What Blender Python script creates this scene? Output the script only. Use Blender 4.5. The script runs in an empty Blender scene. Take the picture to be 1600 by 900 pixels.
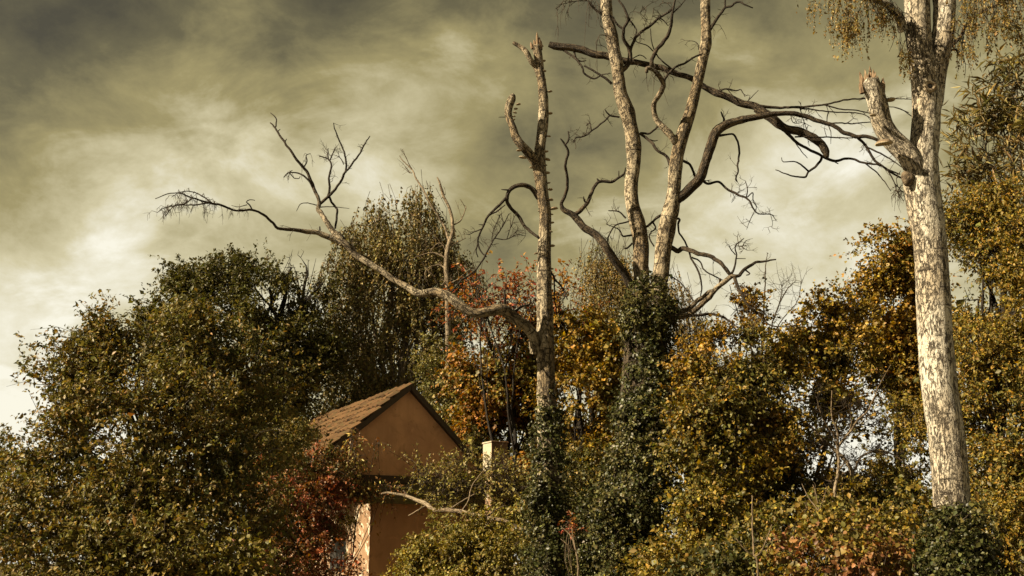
import bpy, math, random
import numpy as np
from mathutils import Vector

rng = np.random.default_rng(7)
random.seed(7)
scene = bpy.context.scene
R = math.radians

# ------------------------------------------------------------------ camera
F = 1716.0                      # focal length in pixels of the 1600 px wide photograph
PITCH = R(14.0)
EYE = 1.6
cam_data = bpy.data.cameras.new('camera')
cam_data.sensor_width = 36.0
cam_data.lens = 36.0 * F / 1600.0
cam_data.clip_end = 2000.0
cam = bpy.data.objects.new('camera', cam_data)
scene.collection.objects.link(cam)
cam.location = (0, 0, EYE)
cam.rotation_euler = (R(90) + PITCH, 0, 0)
scene.camera = cam

# ------------------------------------------------------------------ sky and sun
SUN_AZ = 71.0                   # degrees to the left of straight behind the camera
SUN_EL = 35.0
sx = -math.sin(R(SUN_AZ)) * math.cos(R(SUN_EL))
sy = -math.cos(R(SUN_AZ)) * math.cos(R(SUN_EL))
sz = math.sin(R(SUN_EL))
SUN = Vector((sx, sy, sz))
sl = bpy.data.lights.new('sun', 'SUN')
sl.energy = 5.0
sl.angle = R(0.6)
sl.color = (1.0, 0.83, 0.57)
so = bpy.data.objects.new('sun', sl)
scene.collection.objects.link(so)
so.rotation_euler = (-SUN).to_track_quat('-Z', 'Y').to_euler()
so.location = SUN * 60

world = bpy.data.worlds.new('World')
scene.world = world
world.use_nodes = True
nt = world.node_tree
nt.nodes.clear()


def N(nt, kind, **kw):
    n = nt.nodes.new(kind)
    for k, v in kw.items():
        if k.startswith('i_'):
            n.inputs[k[2:].replace('_', ' ')].default_value = v
        else:
            setattr(n, k, v)
    return n


def ramp(nt, fac, stops, interp='LINEAR'):
    r = nt.nodes.new('ShaderNodeValToRGB')
    r.color_ramp.interpolation = interp
    e = r.color_ramp.elements
    while len(e) > 1:
        e.remove(e[0])
    e[0].position = stops[0][0]
    e[0].color = (*stops[0][1], 1)
    for p, c in stops[1:]:
        k = e.new(p)
        k.color = (*c, 1)
    nt.links.new(fac, r.inputs[0])
    return r.outputs[0]


def math_n(nt, op, a, b=None, c=None, clamp=False):
    m = nt.nodes.new('ShaderNodeMath')
    m.operation = op
    m.use_clamp = clamp
    for i, v in enumerate((a, b, c)):
        if v is None:
            continue
        if isinstance(v, (int, float)):
            m.inputs[i].default_value = v
        else:
            nt.links.new(v, m.inputs[i])
    return m.outputs[0]


def maprange(nt, v, a, b, c, d, smooth=False):
    m = nt.nodes.new('ShaderNodeMapRange')
    if smooth:
        m.interpolation_type = 'SMOOTHSTEP'
    nt.links.new(v, m.inputs[0])
    for i, x in enumerate((a, b, c, d)):
        m.inputs[i + 1].default_value = x
    return m.outputs[0]


def mixc(nt, fac, a, b):
    m = nt.nodes.new('ShaderNodeMix')
    m.data_type = 'RGBA'
    if isinstance(fac, (int, float)):
        m.inputs[0].default_value = fac
    else:
        nt.links.new(fac, m.inputs[0])
    for s, v in ((6, a), (7, b)):
        if isinstance(v, tuple):
            m.inputs[s].default_value = (*v, 1)
        else:
            nt.links.new(v, m.inputs[s])
    return m.outputs[2]


def noise_tex(nt, vec, scale, detail=4, rough=0.5, dist=0.0):
    n = nt.nodes.new('ShaderNodeTexNoise')
    n.inputs['Scale'].default_value = scale
    n.inputs['Detail'].default_value = detail
    n.inputs['Roughness'].default_value = rough
    n.inputs['Distortion'].default_value = dist
    if vec is not None:
        nt.links.new(vec, n.inputs['Vector'])
    return n.outputs[0]


# clouds are laid on a level sheet overhead, so they shorten towards the horizon
tc = nt.nodes.new('ShaderNodeTexCoord')
sep = nt.nodes.new('ShaderNodeSeparateXYZ')
nt.links.new(tc.outputs['Generated'], sep.inputs[0])
zc = math_n(nt, 'MAXIMUM', sep.outputs[2], 0.0)
den = math_n(nt, 'ADD', zc, 0.16)
comb = nt.nodes.new('ShaderNodeCombineXYZ')
nt.links.new(math_n(nt, 'DIVIDE', sep.outputs[0], den), comb.inputs[0])
nt.links.new(math_n(nt, 'DIVIDE', sep.outputs[1], den), comb.inputs[1])
off = nt.nodes.new('ShaderNodeVectorMath')
off.operation = 'ADD'
nt.links.new(comb.outputs[0], off.inputs[0])
off.inputs[1].default_value = (3.1, 1.7, 0.4)
dmap = nt.nodes.new('ShaderNodeMapping')
nt.links.new(tc.outputs['Generated'], dmap.inputs[0])
dmap.inputs['Rotation'].default_value = (0, R(28), 0)
dmap.inputs['Scale'].default_value = (1.0, 1.0, 1.55)
dmap.inputs['Location'].default_value = (0.35, 0.2, 0.1)
big = noise_tex(nt, dmap.outputs[0], 3.4, 3, 0.5, 0.3)
mid = noise_tex(nt, dmap.outputs[0], 9.5, 9, 0.64, 0.25)
wisp = noise_tex(nt, off.outputs[0], 2.1, 6, 0.58, 0.7)
low = maprange(nt, zc, 0.0, 0.46, 1.0, 0.0)
low2 = math_n(nt, 'POWER', low, 1.25)


def thin_cloud(x, y, deg, amp):
    """a broad patch where the cloud deck is thin and bright"""
    a_, b_ = (x - 800.0) / F, -(y - 450.0) / F
    d_ = Vector((a_, math.cos(PITCH) - b_ * math.sin(PITCH), math.sin(PITCH) + b_ * math.cos(PITCH))).normalized()
    vm = nt.nodes.new('ShaderNodeVectorMath')
    vm.operation = 'DOT_PRODUCT'
    nt.links.new(tc.outputs['Generated'], vm.inputs[0])
    vm.inputs[1].default_value = d_
    return maprange(nt, vm.outputs['Value'], math.cos(R(deg)), 1.0, 0.0, amp, True)


v = math_n(nt, 'MULTIPLY', low2, 0.74)
v = math_n(nt, 'ADD', v, math_n(nt, 'MULTIPLY', math_n(nt, 'SUBTRACT', big, 0.5), 0.85))
v = math_n(nt, 'ADD', v, math_n(nt, 'MULTIPLY', math_n(nt, 'SUBTRACT', mid, 0.5), 0.76))
v = math_n(nt, 'ADD', v, math_n(nt, 'MULTIPLY', maprange(nt, wisp, 0.50, 0.74, 0, 1, True), 0.22))
for q in ((420, 320, 12, 0.20), (630, 165, 6, 0.26), (770, 90, 4, 0.14), (1270, 130, 7, 0.16), (1200, 440, 12, 0.30), (20, 560, 9, 0.24), (1360, 690, 8, 0.3)):
    v = math_n(nt, 'ADD', v, thin_cloud(*q))
v = math_n(nt, 'SUBTRACT', v, maprange(nt, zc, 0.40, 0.9, 0.0, 0.16))
v = math_n(nt, 'ADD', v, 0.24, clamp=True)
cloud = ramp(nt, v, [(0.0, (0.0240, 0.0196, 0.0076)), (0.22, (0.0480, 0.0400, 0.0156)), (0.5, (0.1176, 0.0976, 0.0384)),
                     (0.75, (0.2176, 0.1936, 0.1168)), (1.0, (0.3200, 0.3056, 0.2520))])
bgc = nt.nodes.new('ShaderNodeBackground')
nt.links.new(cloud, bgc.inputs[0])
bgc.inputs[1].default_value = 1.0
sky = nt.nodes.new('ShaderNodeTexSky')
sky.sky_type = 'NISHITA'
sky.sun_disc = False
sky.sun_elevation = R(SUN_EL)
sky.sun_rotation = math.atan2(sx, sy)
sky.dust_density = 4.0
bgs = nt.nodes.new('ShaderNodeBackground')
nt.links.new(sky.outputs[0], bgs.inputs[0])
bgs.inputs[1].default_value = 0.05
mx = nt.nodes.new('ShaderNodeMixShader')
mx.inputs[0].default_value = 0.93
nt.links.new(bgs.outputs[0], mx.inputs[1])
nt.links.new(bgc.outputs[0], mx.inputs[2])
wout = nt.nodes.new('ShaderNodeOutputWorld')
nt.links.new(mx.outputs[0], wout.inputs[0])

scene.view_settings.view_transform = 'Standard'
scene.view_settings.look = 'None'
scene.view_settings.exposure = 1.67
scene.view_settings.gamma = 1.0
scene.view_settings.use_curve_mapping = False
scene.render.engine = 'CYCLES'
scene.cycles.use_denoising = True
scene.cycles.max_bounces = 6
scene.cycles.diffuse_bounces = 3
scene.cycles.glossy_bounces = 2
scene.cycles.transmission_bounces = 3
scene.cycles.sample_clamp_indirect = 4.0

# ------------------------------------------------------------------ measuring
CP, SP = math.cos(PITCH), math.sin(PITCH)


def ray(x, y):
    a = (x - 800.0) / F
    b = -(y - 450.0) / F
    return Vector((a, CP - b * SP, SP + b * CP))


def P(x, y, d):
    r = ray(x, y)
    return Vector((0, 0, EYE)) + r * (d / r.y)


def px(d, y=500.0):
    """size in metres of one photograph pixel at depth d"""
    return d / ray(800, y).y / F


def hit(x, y, p0, n):
    r = ray(x, y)
    o = Vector((0, 0, EYE))
    t = (p0 - o).dot(n) / r.dot(n)
    return o + r * t


# ------------------------------------------------------------------ numpy noise
def _hash(ix, iy, iz, s):
    h = (ix * 374761393 + iy * 668265263 + iz * 2147483647 + s * 1274126177) & 0xFFFFFFFF
    h = ((h ^ (h >> 13)) * 1274126177) & 0xFFFFFFFF
    h = ((h ^ (h >> 16)) * 2246822519) & 0xFFFFFFFF
    return ((h ^ (h >> 15)) & 0xFFFFFF) / float(0xFFFFFF)


def vnoise(p, s=0):
    p = np.asarray(p, float)
    i = np.floor(p).astype(np.int64)
    f = p - i
    f = f * f * (3 - 2 * f)
    r = 0
    for dx in (0, 1):
        wx = f[:, 0] if dx else 1 - f[:, 0]
        for dy in (0, 1):
            wy = f[:, 1] if dy else 1 - f[:, 1]
            for dz in (0, 1):
                wz = f[:, 2] if dz else 1 - f[:, 2]
                r = r + wx * wy * wz * _hash(i[:, 0] + dx, i[:, 1] + dy, i[:, 2] + dz, s)
    return r


def fbm(p, oct=3, s=0):
    a, t, r = 1.0, 0.0, 0
    p = np.asarray(p, float)
    for k in range(oct):
        r = r + a * vnoise(p * (2 ** k), s + k)
        t += a
        a *= 0.5
    return r / t


def unit(v):
    return v / np.maximum(np.linalg.norm(v, axis=-1, keepdims=True), 1e-9)


# ------------------------------------------------------------------ object helpers
COL = scene.collection


def tag(o, label=None, cat=None, group=None, kind=None):
    if label:
        o['label'] = label
    if cat:
        o['category'] = cat
    if group:
        o['group'] = group
    if kind:
        o['kind'] = kind
    return o


def empty(name, loc, label=None, cat=None, group=None):
    o = bpy.data.objects.new(name, None)
    COL.objects.link(o)
    o.location = loc
    o.empty_display_size = 0.2
    return tag(o, label, cat, group)


def link(name, me, mat=None, parent=None, kind=None):
    o = bpy.data.objects.new(name, me)
    COL.objects.link(o)
    if mat:
        me.materials.append(mat)
    if parent is not None:
        o.parent = parent
        o.location = -parent.location if parent.rotation_euler.z == 0 else (0, 0, 0)
    if kind:
        o['kind'] = kind
    return o


def mesh_np(name, verts, faces, attrs=None, smooth=False):
    """faces: (n, k) int array, k = 3 or 4; attrs: {name: (type, array)} on points"""
    me = bpy.data.meshes.new(name)
    nv, nf, k = len(verts), len(faces), faces.shape[1]
    me.vertices.add(nv)
    me.vertices.foreach_set('co', np.asarray(verts, np.float32).ravel())
    me.loops.add(nf * k)
    me.loops.foreach_set('vertex_index', np.asarray(faces, np.int32).ravel())
    me.polygons.add(nf)
    me.polygons.foreach_set('loop_start', np.arange(0, nf * k, k, dtype=np.int32))
    me.polygons.foreach_set('loop_total', np.full(nf, k, np.int32))
    if smooth:
        me.polygons.foreach_set('use_smooth', np.ones(nf, bool))
    for an, (ty, arr) in (attrs or {}).items():
        a = me.attributes.new(an, ty, 'POINT')
        key = {'FLOAT_COLOR': 'color', 'FLOAT_VECTOR': 'vector', 'FLOAT': 'value'}[ty]
        a.data.foreach_set(key, np.asarray(arr, np.float32).ravel())
    me.update(calc_edges=True)
    return me


def catmull(pts, rad, step):
    pts = np.asarray(pts, float)
    rad = np.asarray(rad, float)
    if len(pts) < 3:
        n = max(2, int(np.linalg.norm(pts[1] - pts[0]) / step))
        t = np.linspace(0, 1, n + 1)[:, None]
        return pts[0] * (1 - t) + pts[-1] * t, rad[0] * (1 - t[:, 0]) + rad[-1] * t[:, 0]
    q = np.vstack([2 * pts[0] - pts[1], pts, 2 * pts[-1] - pts[-2]])
    rr = np.concatenate([[rad[0]], rad, [rad[-1]]])
    op, orr = [], []
    for i in range(len(pts) - 1):
        p0, p1, p2, p3 = q[i], q[i + 1], q[i + 2], q[i + 3]
        n = max(1, int(math.ceil(np.linalg.norm(p2 - p1) / step)))
        t = np.arange(n) / n
        t_ = t[:, None]
        op.append(0.5 * (2 * p1 + (p2 - p0) * t_ + (2 * p0 - 5 * p1 + 4 * p2 - p3) * t_ ** 2
                         + (3 * p1 - p0 - 3 * p2 + p3) * t_ ** 3))
        orr.append(rr[i + 1] * (1 - t) + rr[i + 2] * t)
    op.append(pts[-1:])
    orr.append(rad[-1:])
    return np.vstack(op), np.concatenate(orr)


class Wood:
    """collects branches; build() makes one mesh with bark coordinates"""

    def __init__(self):
        self.v, self.f, self.b, self.r, self.n = [], [], [], [], 0

    def tube(self, pts, rad, sides=8, step=None, rough=0.0, wob=0.0, seed=0, cap=True, crook=0.0):
        pts = np.asarray([list(p) for p in pts], float)
        rad = np.asarray(rad, float)
        if step is None:
            step = max(0.035, float(np.median(rad)) * 1.1)
        c, r = catmull(pts, rad, step)
        if wob > 0:
            w = np.stack([vnoise(c * 2.3 + 11 * k, seed + k) - 0.5 for k in range(3)], 1)
            e = np.minimum(1, np.arange(len(c)) / 3.0)[:, None]
            c = c + w * wob * e
        if crook > 0:
            fr = 0.16 / np.maximum(r, 0.006)
            s0 = np.concatenate([[0], np.cumsum(np.linalg.norm(np.diff(c, axis=0), axis=1) * 0.5 * (fr[1:] + fr[:-1]))])
            e = np.minimum(1, np.arange(len(c)) / 4.0)[:, None]
            c = c + np.stack([fbm(np.stack([s0, s0 * 0 + 5.3 * k, s0 * 0 + seed], 1), 2, seed + k) - 0.5 for k in range(3)], 1) * (2.0 * crook * r)[:, None] * e
        m = len(c)
        t = unit(np.gradient(c, axis=0))
        up = np.array([0.31, 0.9, 0.2]) if abs(t[0][2]) > 0.8 else np.array([0.1, 0.2, 1.0])
        nx = np.empty_like(t)
        a = up - t[0] * np.dot(up, t[0])
        nx[0] = a / np.linalg.norm(a)
        for i in range(1, m):
            a = nx[i - 1] - t[i] * np.dot(nx[i - 1], t[i])
            nx[i] = a / max(np.linalg.norm(a), 1e-9)
        ny = np.cross(t, nx)
        s = np.concatenate([[0], np.cumsum(np.linalg.norm(np.diff(c, axis=0), axis=1))])
        th = np.linspace(0, 2 * np.pi, sides, endpoint=False)
        ct, st = np.cos(th), np.sin(th)
        bk = np.stack([r[:, None] * ct, r[:, None] * st, np.repeat(s[:, None], sides, 1)], -1)
        rr = np.repeat(r[:, None], sides, 1)
        if rough > 0:
            q = bk.reshape(-1, 3) + seed * 7.3
            k = 1.0 / max(float(r.mean()), 0.01)
            d = (fbm(q * np.array([k * 1.1, k * 1.1, k * 0.6]), 3, seed) - 0.5) * 2
            rr = rr * (1 + rough * d.reshape(m, sides))
        vv = c[:, None, :] + rr[..., None] * (nx[:, None, :] * ct[None, :, None] + ny[:, None, :] * st[None, :, None])
        idx = np.arange(m * sides).reshape(m, sides) + self.n
        f = np.stack([idx[:-1], np.roll(idx[:-1], -1, 1), np.roll(idx[1:], -1, 1), idx[1:]], -1).reshape(-1, 4)
        vv = vv.reshape(-1, 3)
        self.v.append(vv)
        self.b.append(bk.reshape(-1, 3) + np.array([0, 0, seed * 3.7]))
        self.r.append(np.repeat(r, sides))
        self.f.append(f)
        self.n += len(vv)
        if cap and sides >= 5:
            tip = c[-1] + t[-1] * r[-1] * 0.5
            self.v.append(tip[None])
            self.b.append(np.array([[0, 0, s[-1] + seed * 3.7]]))
            self.r.append(np.array([r[-1]]))
            l = idx[-1]
            self.f.append(np.stack([l, np.roll(l, -1), np.full(sides, self.n), np.full(sides, self.n)], -1))
            self.n += 1
        return c, r

    def build(self, name, mat, parent, kind=None):
        if not self.v:
            return None
        v = np.vstack(self.v)
        f = np.vstack(self.f)
        me = bpy.data.meshes.new(name)
        tri = f[:, 2] == f[:, 3]
        quads, tris = f[~tri], f[tri][:, :3]
        nv = len(v)
        me.vertices.add(nv)
        me.vertices.foreach_set('co', v.astype(np.float32).ravel())
        nl = len(quads) * 4 + len(tris) * 3
        me.loops.add(nl)
        me.loops.foreach_set('vertex_index', np.concatenate([quads.ravel(), tris.ravel()]).astype(np.int32))
        npoly = len(quads) + len(tris)
        me.polygons.add(npoly)
        tot = np.concatenate([np.full(len(quads), 4), np.full(len(tris), 3)]).astype(np.int32)
        me.polygons.foreach_set('loop_start', np.concatenate([[0], np.cumsum(tot)[:-1]]).astype(np.int32))
        me.polygons.foreach_set('loop_total', tot)
        me.polygons.foreach_set('use_smooth', np.ones(npoly, bool))
        a = me.attributes.new('bk', 'FLOAT_VECTOR', 'POINT')
        a.data.foreach_set('vector', np.vstack(self.b).astype(np.float32).ravel())
        a = me.attributes.new('rad', 'FLOAT', 'POINT')
        a.data.foreach_set('value', np.concatenate(self.r).astype(np.float32))
        me.update(calc_edges=True)
        return link(name, me, mat, parent, kind)


# ------------------------------------------------------------------ materials
def new_mat(name):
    m = bpy.data.materials.new(name)
    m.use_nodes = True
    m.node_tree.nodes.clear()
    return m, m.node_tree


def attr(nt, name, out):
    a = nt.nodes.new('ShaderNodeAttribute')
    a.attribute_name = name
    return a.outputs[out]


def finish(nt, color, rough=0.8, bump=None, bs=0.4, bd=0.02, spec=0.3):
    b = nt.nodes.new('ShaderNodeBsdfPrincipled')
    if isinstance(color, tuple):
        b.inputs['Base Color'].default_value = (*color, 1)
    else:
        nt.links.new(color, b.inputs['Base Color'])
    if isinstance(rough, (int, float)):
        b.inputs['Roughness'].default_value = rough
    else:
        nt.links.new(rough, b.inputs['Roughness'])
    b.inputs['Specular IOR Level'].default_value = spec
    if bump is not None:
        bn = nt.nodes.new('ShaderNodeBump')
        bn.inputs['Strength'].default_value = bs
        bn.inputs['Distance'].default_value = bd
        nt.links.new(bump, bn.inputs['Height'])
        nt.links.new(bn.outputs[0], b.inputs['Normal'])
    o = nt.nodes.new('ShaderNodeOutputMaterial')
    nt.links.new(b.outputs[0], o.inputs[0])
    return b


def leaf_mat(name, rough=0.5, trans=0.35, spec=0.35):
    m, t = new_mat(name)
    c = attr(t, 'Col', 0)
    b = t.nodes.new('ShaderNodeBsdfPrincipled')
    t.links.new(c, b.inputs['Base Color'])
    b.inputs['Roughness'].default_value = rough
    b.inputs['Specular IOR Level'].default_value = spec
    tr = t.nodes.new('ShaderNodeBsdfTranslucent')
    hs = t.nodes.new('ShaderNodeHueSaturation')
    hs.inputs['Saturation'].default_value = 1.15
    hs.inputs['Value'].default_value = 1.25
    t.links.new(c, hs.inputs['Color'])
    t.links.new(hs.outputs[0], tr.inputs[0])
    mxs = t.nodes.new('ShaderNodeMixShader')
    mxs.inputs[0].default_value = trans
    t.links.new(b.outputs[0], mxs.inputs[1])
    t.links.new(tr.outputs[0], mxs.inputs[2])
    o = t.nodes.new('ShaderNodeOutputMaterial')
    t.links.new(mxs.outputs[0], o.inputs[0])
    return m


def bark_mat(name, white, tan, dark, fissure, band, patch, thin, r0, r1, bump=0.6, cs=1.0):
    """birch bark: pale skin, dark cross bands, rough dark patches; thin wood is dark"""
    m, t = new_mat(name)
    bk = attr(t, 'bk', 1)
    rad = attr(t, 'rad', 2)

    def mapped(sc):
        mp = t.nodes.new('ShaderNodeMapping')
        mp.inputs['Scale'].default_value = sc
        t.links.new(bk, mp.inputs[0])
        return mp.outputs[0]
    n_band = noise_tex(t, mapped((3.2, 3.2, 30)), 1.0, 5, 0.62, 0.5)
    n_fis = noise_tex(t, mapped((24, 24, 6)), 1.0, 6, 0.68, 1.4)
    n_pat = noise_tex(t, mapped((9 * cs, 9 * cs, 5.5 * cs)), 1.0, 6, 0.66, 1.0)
    n_big = noise_tex(t, mapped((3, 3, 1.1)), 1.0, 3, 0.5, 0.3)
    n_fine = noise_tex(t, mapped((60, 60, 40)), 1.0, 4, 0.6)
    vo = t.nodes.new('ShaderNodeTexVoronoi')
    vo.feature = 'DISTANCE_TO_EDGE'
    vo.inputs['Scale'].default_value = 1.0
    wv = t.nodes.new('ShaderNodeVectorMath')
    wv.operation = 'ADD'
    nv_ = t.nodes.new('ShaderNodeTexNoise')
    nv_.inputs['Scale'].default_value = 1.0
    nv_.inputs['Detail'].default_value = 4
    t.links.new(mapped((14 * cs, 14 * cs, 9 * cs)), nv_.inputs['Vector'])
    sc_ = t.nodes.new('ShaderNodeVectorMath')
    sc_.operation = 'SCALE'
    sc_.inputs['Scale'].default_value = 1.1
    t.links.new(nv_.outputs['Color'], sc_.inputs[0])
    t.links.new(mapped((12 * cs, 12 * cs, 4.2 * cs)), wv.inputs[0])
    t.links.new(sc_.outputs[0], wv.inputs[1])
    t.links.new(wv.outputs[0], vo.inputs['Vector'])
    crack = maprange(t, vo.outputs['Distance'], 0.02, 0.13, 1, 0, True)
    crack = math_n(t, 'MULTIPLY', crack, math_n(t, 'MULTIPLY', maprange(t, n_pat, 0.40, 0.56, 0.0, 1.0), maprange(t, n_big, 0.36, 0.56, 0.25, 1.0)))
    col = mixc(t, maprange(t, n_big, 0.38, 0.60, 0, 1), white, tan)
    col = mixc(t, maprange(t, n_fine, 0.45, 0.65, 0, 0.35), col, tan)
    f1 = maprange(t, n_fis, fissure, fissure + 0.06, 0, 1, True)
    f1 = math_n(t, 'MAXIMUM', f1, crack)
    col = mixc(t, math_n(t, 'MULTIPLY', f1, 0.93), col, dark)
    f2 = maprange(t, n_band, band, band + 0.05, 0, 1, True)
    col = mixc(t, math_n(t, 'MULTIPLY', f2, 0.85), col, dark)
    f3 = maprange(t, n_pat, patch, patch + 0.06, 0, 1, True)
    col = mixc(t, math_n(t, 'MULTIPLY', f3, 0.92), col, mixc(t, maprange(t, n_fine, 0.4, 0.7, 0, 1), dark, tan))
    col = mixc(t, maprange(t, rad, r0, r1, 1, 0, True), col, thin)
    h = math_n(t, 'SUBTRACT', math_n(t, 'MULTIPLY', n_fine, 0.3), math_n(t, 'ADD', math_n(t, 'MULTIPLY', f1, 0.7),
               math_n(t, 'MULTIPLY', f3, 0.35)))
    finish(t, col, 0.78, h, bump, 0.035, 0.2)
    return m


M_LEAF = leaf_mat('leaf_blade', 0.5, 0.26, 0.22)
M_IVY = leaf_mat('ivy_blade', 0.42, 0.12, 0.2)
M_BIRCH = bark_mat('birch_bark', (0.43, 0.40, 0.33), (0.30, 0.255, 0.185), (0.021, 0.014, 0.008), 0.54, 0.61, 0.545,
                   (0.045, 0.03, 0.018), 0.012, 0.05, 1.0, 1.8)
M_DEAD = bark_mat('dead_birch_bark', (0.3200, 0.2760, 0.1960), (0.1800, 0.1360, 0.0800), (0.0152, 0.0100, 0.0056), 0.54, 0.565, 0.54,
                  (0.0360, 0.0248, 0.0144), 0.018, 0.055, 1.0, 1.3)
M_LIMB = bark_mat('weathered_bark', (0.1005, 0.0754, 0.0452), (0.0597, 0.0427, 0.0251), (0.0113, 0.0075, 0.0044), 0.50, 0.60, 0.52,
                  (0.0226, 0.0157, 0.0094), 0.012, 0.05, 0.9)
M_TWIG = bark_mat('twig_bark', (0.0502, 0.0364, 0.0220), (0.0377, 0.0264, 0.0150), (0.0126, 0.0088, 0.0050), 0.56, 0.64, 0.58,
                  (0.0314, 0.0226, 0.0138), 0.004, 0.01, 0.4)
M_PALE = bark_mat('pale_twig_bark', (0.2261, 0.1821, 0.1225), (0.1507, 0.1130, 0.0691), (0.0282, 0.0189, 0.0106), 0.53, 0.60, 0.55,
                  (0.1130, 0.0817, 0.0490), 0.004, 0.03, 0.6)
M_BROWN = bark_mat('brown_bark', (0.0282, 0.0207, 0.0126), (0.0176, 0.0126, 0.0075), (0.0063, 0.0044, 0.0031), 0.52, 0.66, 0.56,
                   (0.0163, 0.0113, 0.0075), 0.004, 0.01, 0.8)

# palettes: linear base colours
DKGREEN = [(0.0581, 0.0534, 0.0133), (0.0785, 0.0691, 0.0181), (0.0408, 0.0393, 0.0110)]
OLIVE = [(0.0981, 0.0848, 0.0204), (0.1295, 0.1060, 0.0267), (0.0628, 0.0581, 0.0157)]
HAZEL = [(0.0981, 0.0848, 0.0212), (0.1295, 0.1036, 0.0267), (0.1609, 0.1083, 0.0283), (0.0589, 0.0565, 0.0149)]
BIRCHLEAF = [(0.180, 0.125, 0.037), (0.140, 0.104, 0.031), (0.215, 0.140, 0.040), (0.10, 0.080, 0.025)]
GOLD = [(0.2276, 0.1335, 0.0173), (0.1806, 0.1138, 0.0173), (0.2591, 0.1609, 0.0236), (0.1256, 0.0864, 0.0157)]
YELLOW = [(0.2591, 0.1790, 0.0220), (0.2041, 0.1492, 0.0204), (0.1570, 0.1217, 0.0204), (0.2983, 0.2041, 0.0314)]
ORANGE = [(0.2120, 0.0903, 0.0141), (0.1648, 0.0722, 0.0126), (0.2276, 0.1138, 0.0173), (0.1177, 0.0628, 0.0126)]
REDS = [(0.2355, 0.0612, 0.0298), (0.1884, 0.0432, 0.0212), (0.2591, 0.0864, 0.0377), (0.1413, 0.0353, 0.0181)]
WINE = [(0.215, 0.062, 0.030), (0.150, 0.042, 0.023), (0.25, 0.092, 0.038), (0.19, 0.095, 0.032), (0.09, 0.055, 0.020)]
RUST = [(0.1688, 0.0769, 0.0298), (0.1335, 0.0581, 0.0236), (0.1963, 0.1021, 0.0361), (0.1099, 0.0746, 0.0220)]
IVYG = [(0.0340, 0.0357, 0.0106), (0.0493, 0.0485, 0.0145), (0.0229, 0.0247, 0.0076), (0.0697, 0.0638, 0.0195)]
WILLOW = [(0.21, 0.165, 0.06), (0.1492, 0.1138, 0.0393), (0.1177, 0.0903, 0.0314), (0.0864, 0.0691, 0.0251)]
GOLIVE = [(0.1570, 0.1115, 0.0196), (0.1138, 0.0903, 0.0181), (0.1963, 0.1295, 0.0212), (0.0746, 0.0659, 0.0157)]


# ------------------------------------------------------------------ foliage
KITE = np.array([[0, 0, 0], [-0.5, 0.42, 0.10], [0, 1, -0.06], [0.5, 0.42, 0.10]])
KITE_F = np.array([[0, 2, 1], [0, 3, 2]])
OVAL = np.array([[0, 0, 0], [-0.42, 0.22, 0.07], [-0.46, 0.58, 0.08], [0, 1, -0.12], [0.46, 0.58, 0.08], [0.42, 0.22, 0.07],
                 [0, 0.45, 0.0]])
OVAL_F = np.array([[0, 6, 1], [1, 6, 2], [2, 6, 3], [3, 6, 4], [4, 6, 5], [5, 6, 0]])
LOBED = np.array([[0, 0, 0], [-0.55, 0.10, 0.05], [-0.34, 0.40, 0.05], [-0.58, 0.68, 0.02], [-0.18, 0.70, 0.03], [0, 1.0, -0.10],
                  [0.18, 0.70, 0.03], [0.58, 0.68, 0.02], [0.34, 0.40, 0.05], [0.55, 0.10, 0.05], [0, 0.42, -0.03]])
LOBED_F = np.array([[i, 10, i + 1] for i in range(9)] + [[9, 10, 0]])[:, [0, 1, 2]]
SHAPES = {'kite': (KITE, KITE_F), 'oval': (OVAL, OVAL_F), 'lobed': (LOBED, LOBED_F)}


def leaf_mesh(name, base, axis, normal, length, aspect, color, shape='kite'):
    V, Fc = SHAPES[shape]
    n = len(base)
    axis = unit(axis)
    side = unit(np.cross(axis, normal))
    nor = np.cross(side, axis)
    L = length[:, None, None]
    asp = aspect if np.ndim(aspect) == 0 else np.asarray(aspect)[:, None, None]
    vv = (base[:, None, :] + L * asp * V[None, :, 0:1] * side[:, None, :] + L * V[None, :, 1:2] * axis[:, None, :]
          + L * V[None, :, 2:3] * nor[:, None, :])
    k = len(V)
    ff = (Fc[None] + (np.arange(n) * k)[:, None, None]).reshape(-1, 3)
    cc = np.repeat(np.concatenate([color, np.ones((n, 1))], 1), k, 0)
    return mesh_np(name, vv.reshape(-1, 3), ff, {'Col': ('FLOAT_COLOR', cc)})


def pick(pal, pos, g, scale=1.2, seed=0, jit=0.25):
    """patches of one tint, broken up leaf by leaf"""
    pal = np.array(pal)
    n = len(pos)
    t = fbm(pos / scale, 2, seed + 91)
    t = np.clip((t - 0.28) / 0.44, 0, 0.999)
    t = np.clip(t + g.normal(0, 0.24, n), 0, 0.999)
    c = pal[(t * len(pal)).astype(int)]
    c = c * np.exp(g.normal(0, jit, (n, 1))) * np.exp(g.normal(0, 0.07, (n, 3)))
    return np.clip(c, 0.004, 0.8)


def world_blobs(blobs):
    C, Rr = [], []
    for b in blobs:
        x, y, d, rx, ry = b[:5]
        s = px(d, y)
        rz = b[5] if len(b) > 5 else rx * s * 0.9
        C.append(list(P(x, y, d)))
        Rr.append([rx * s, rz, ry * s])
    return np.array(C), np.array(Rr)


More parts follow.
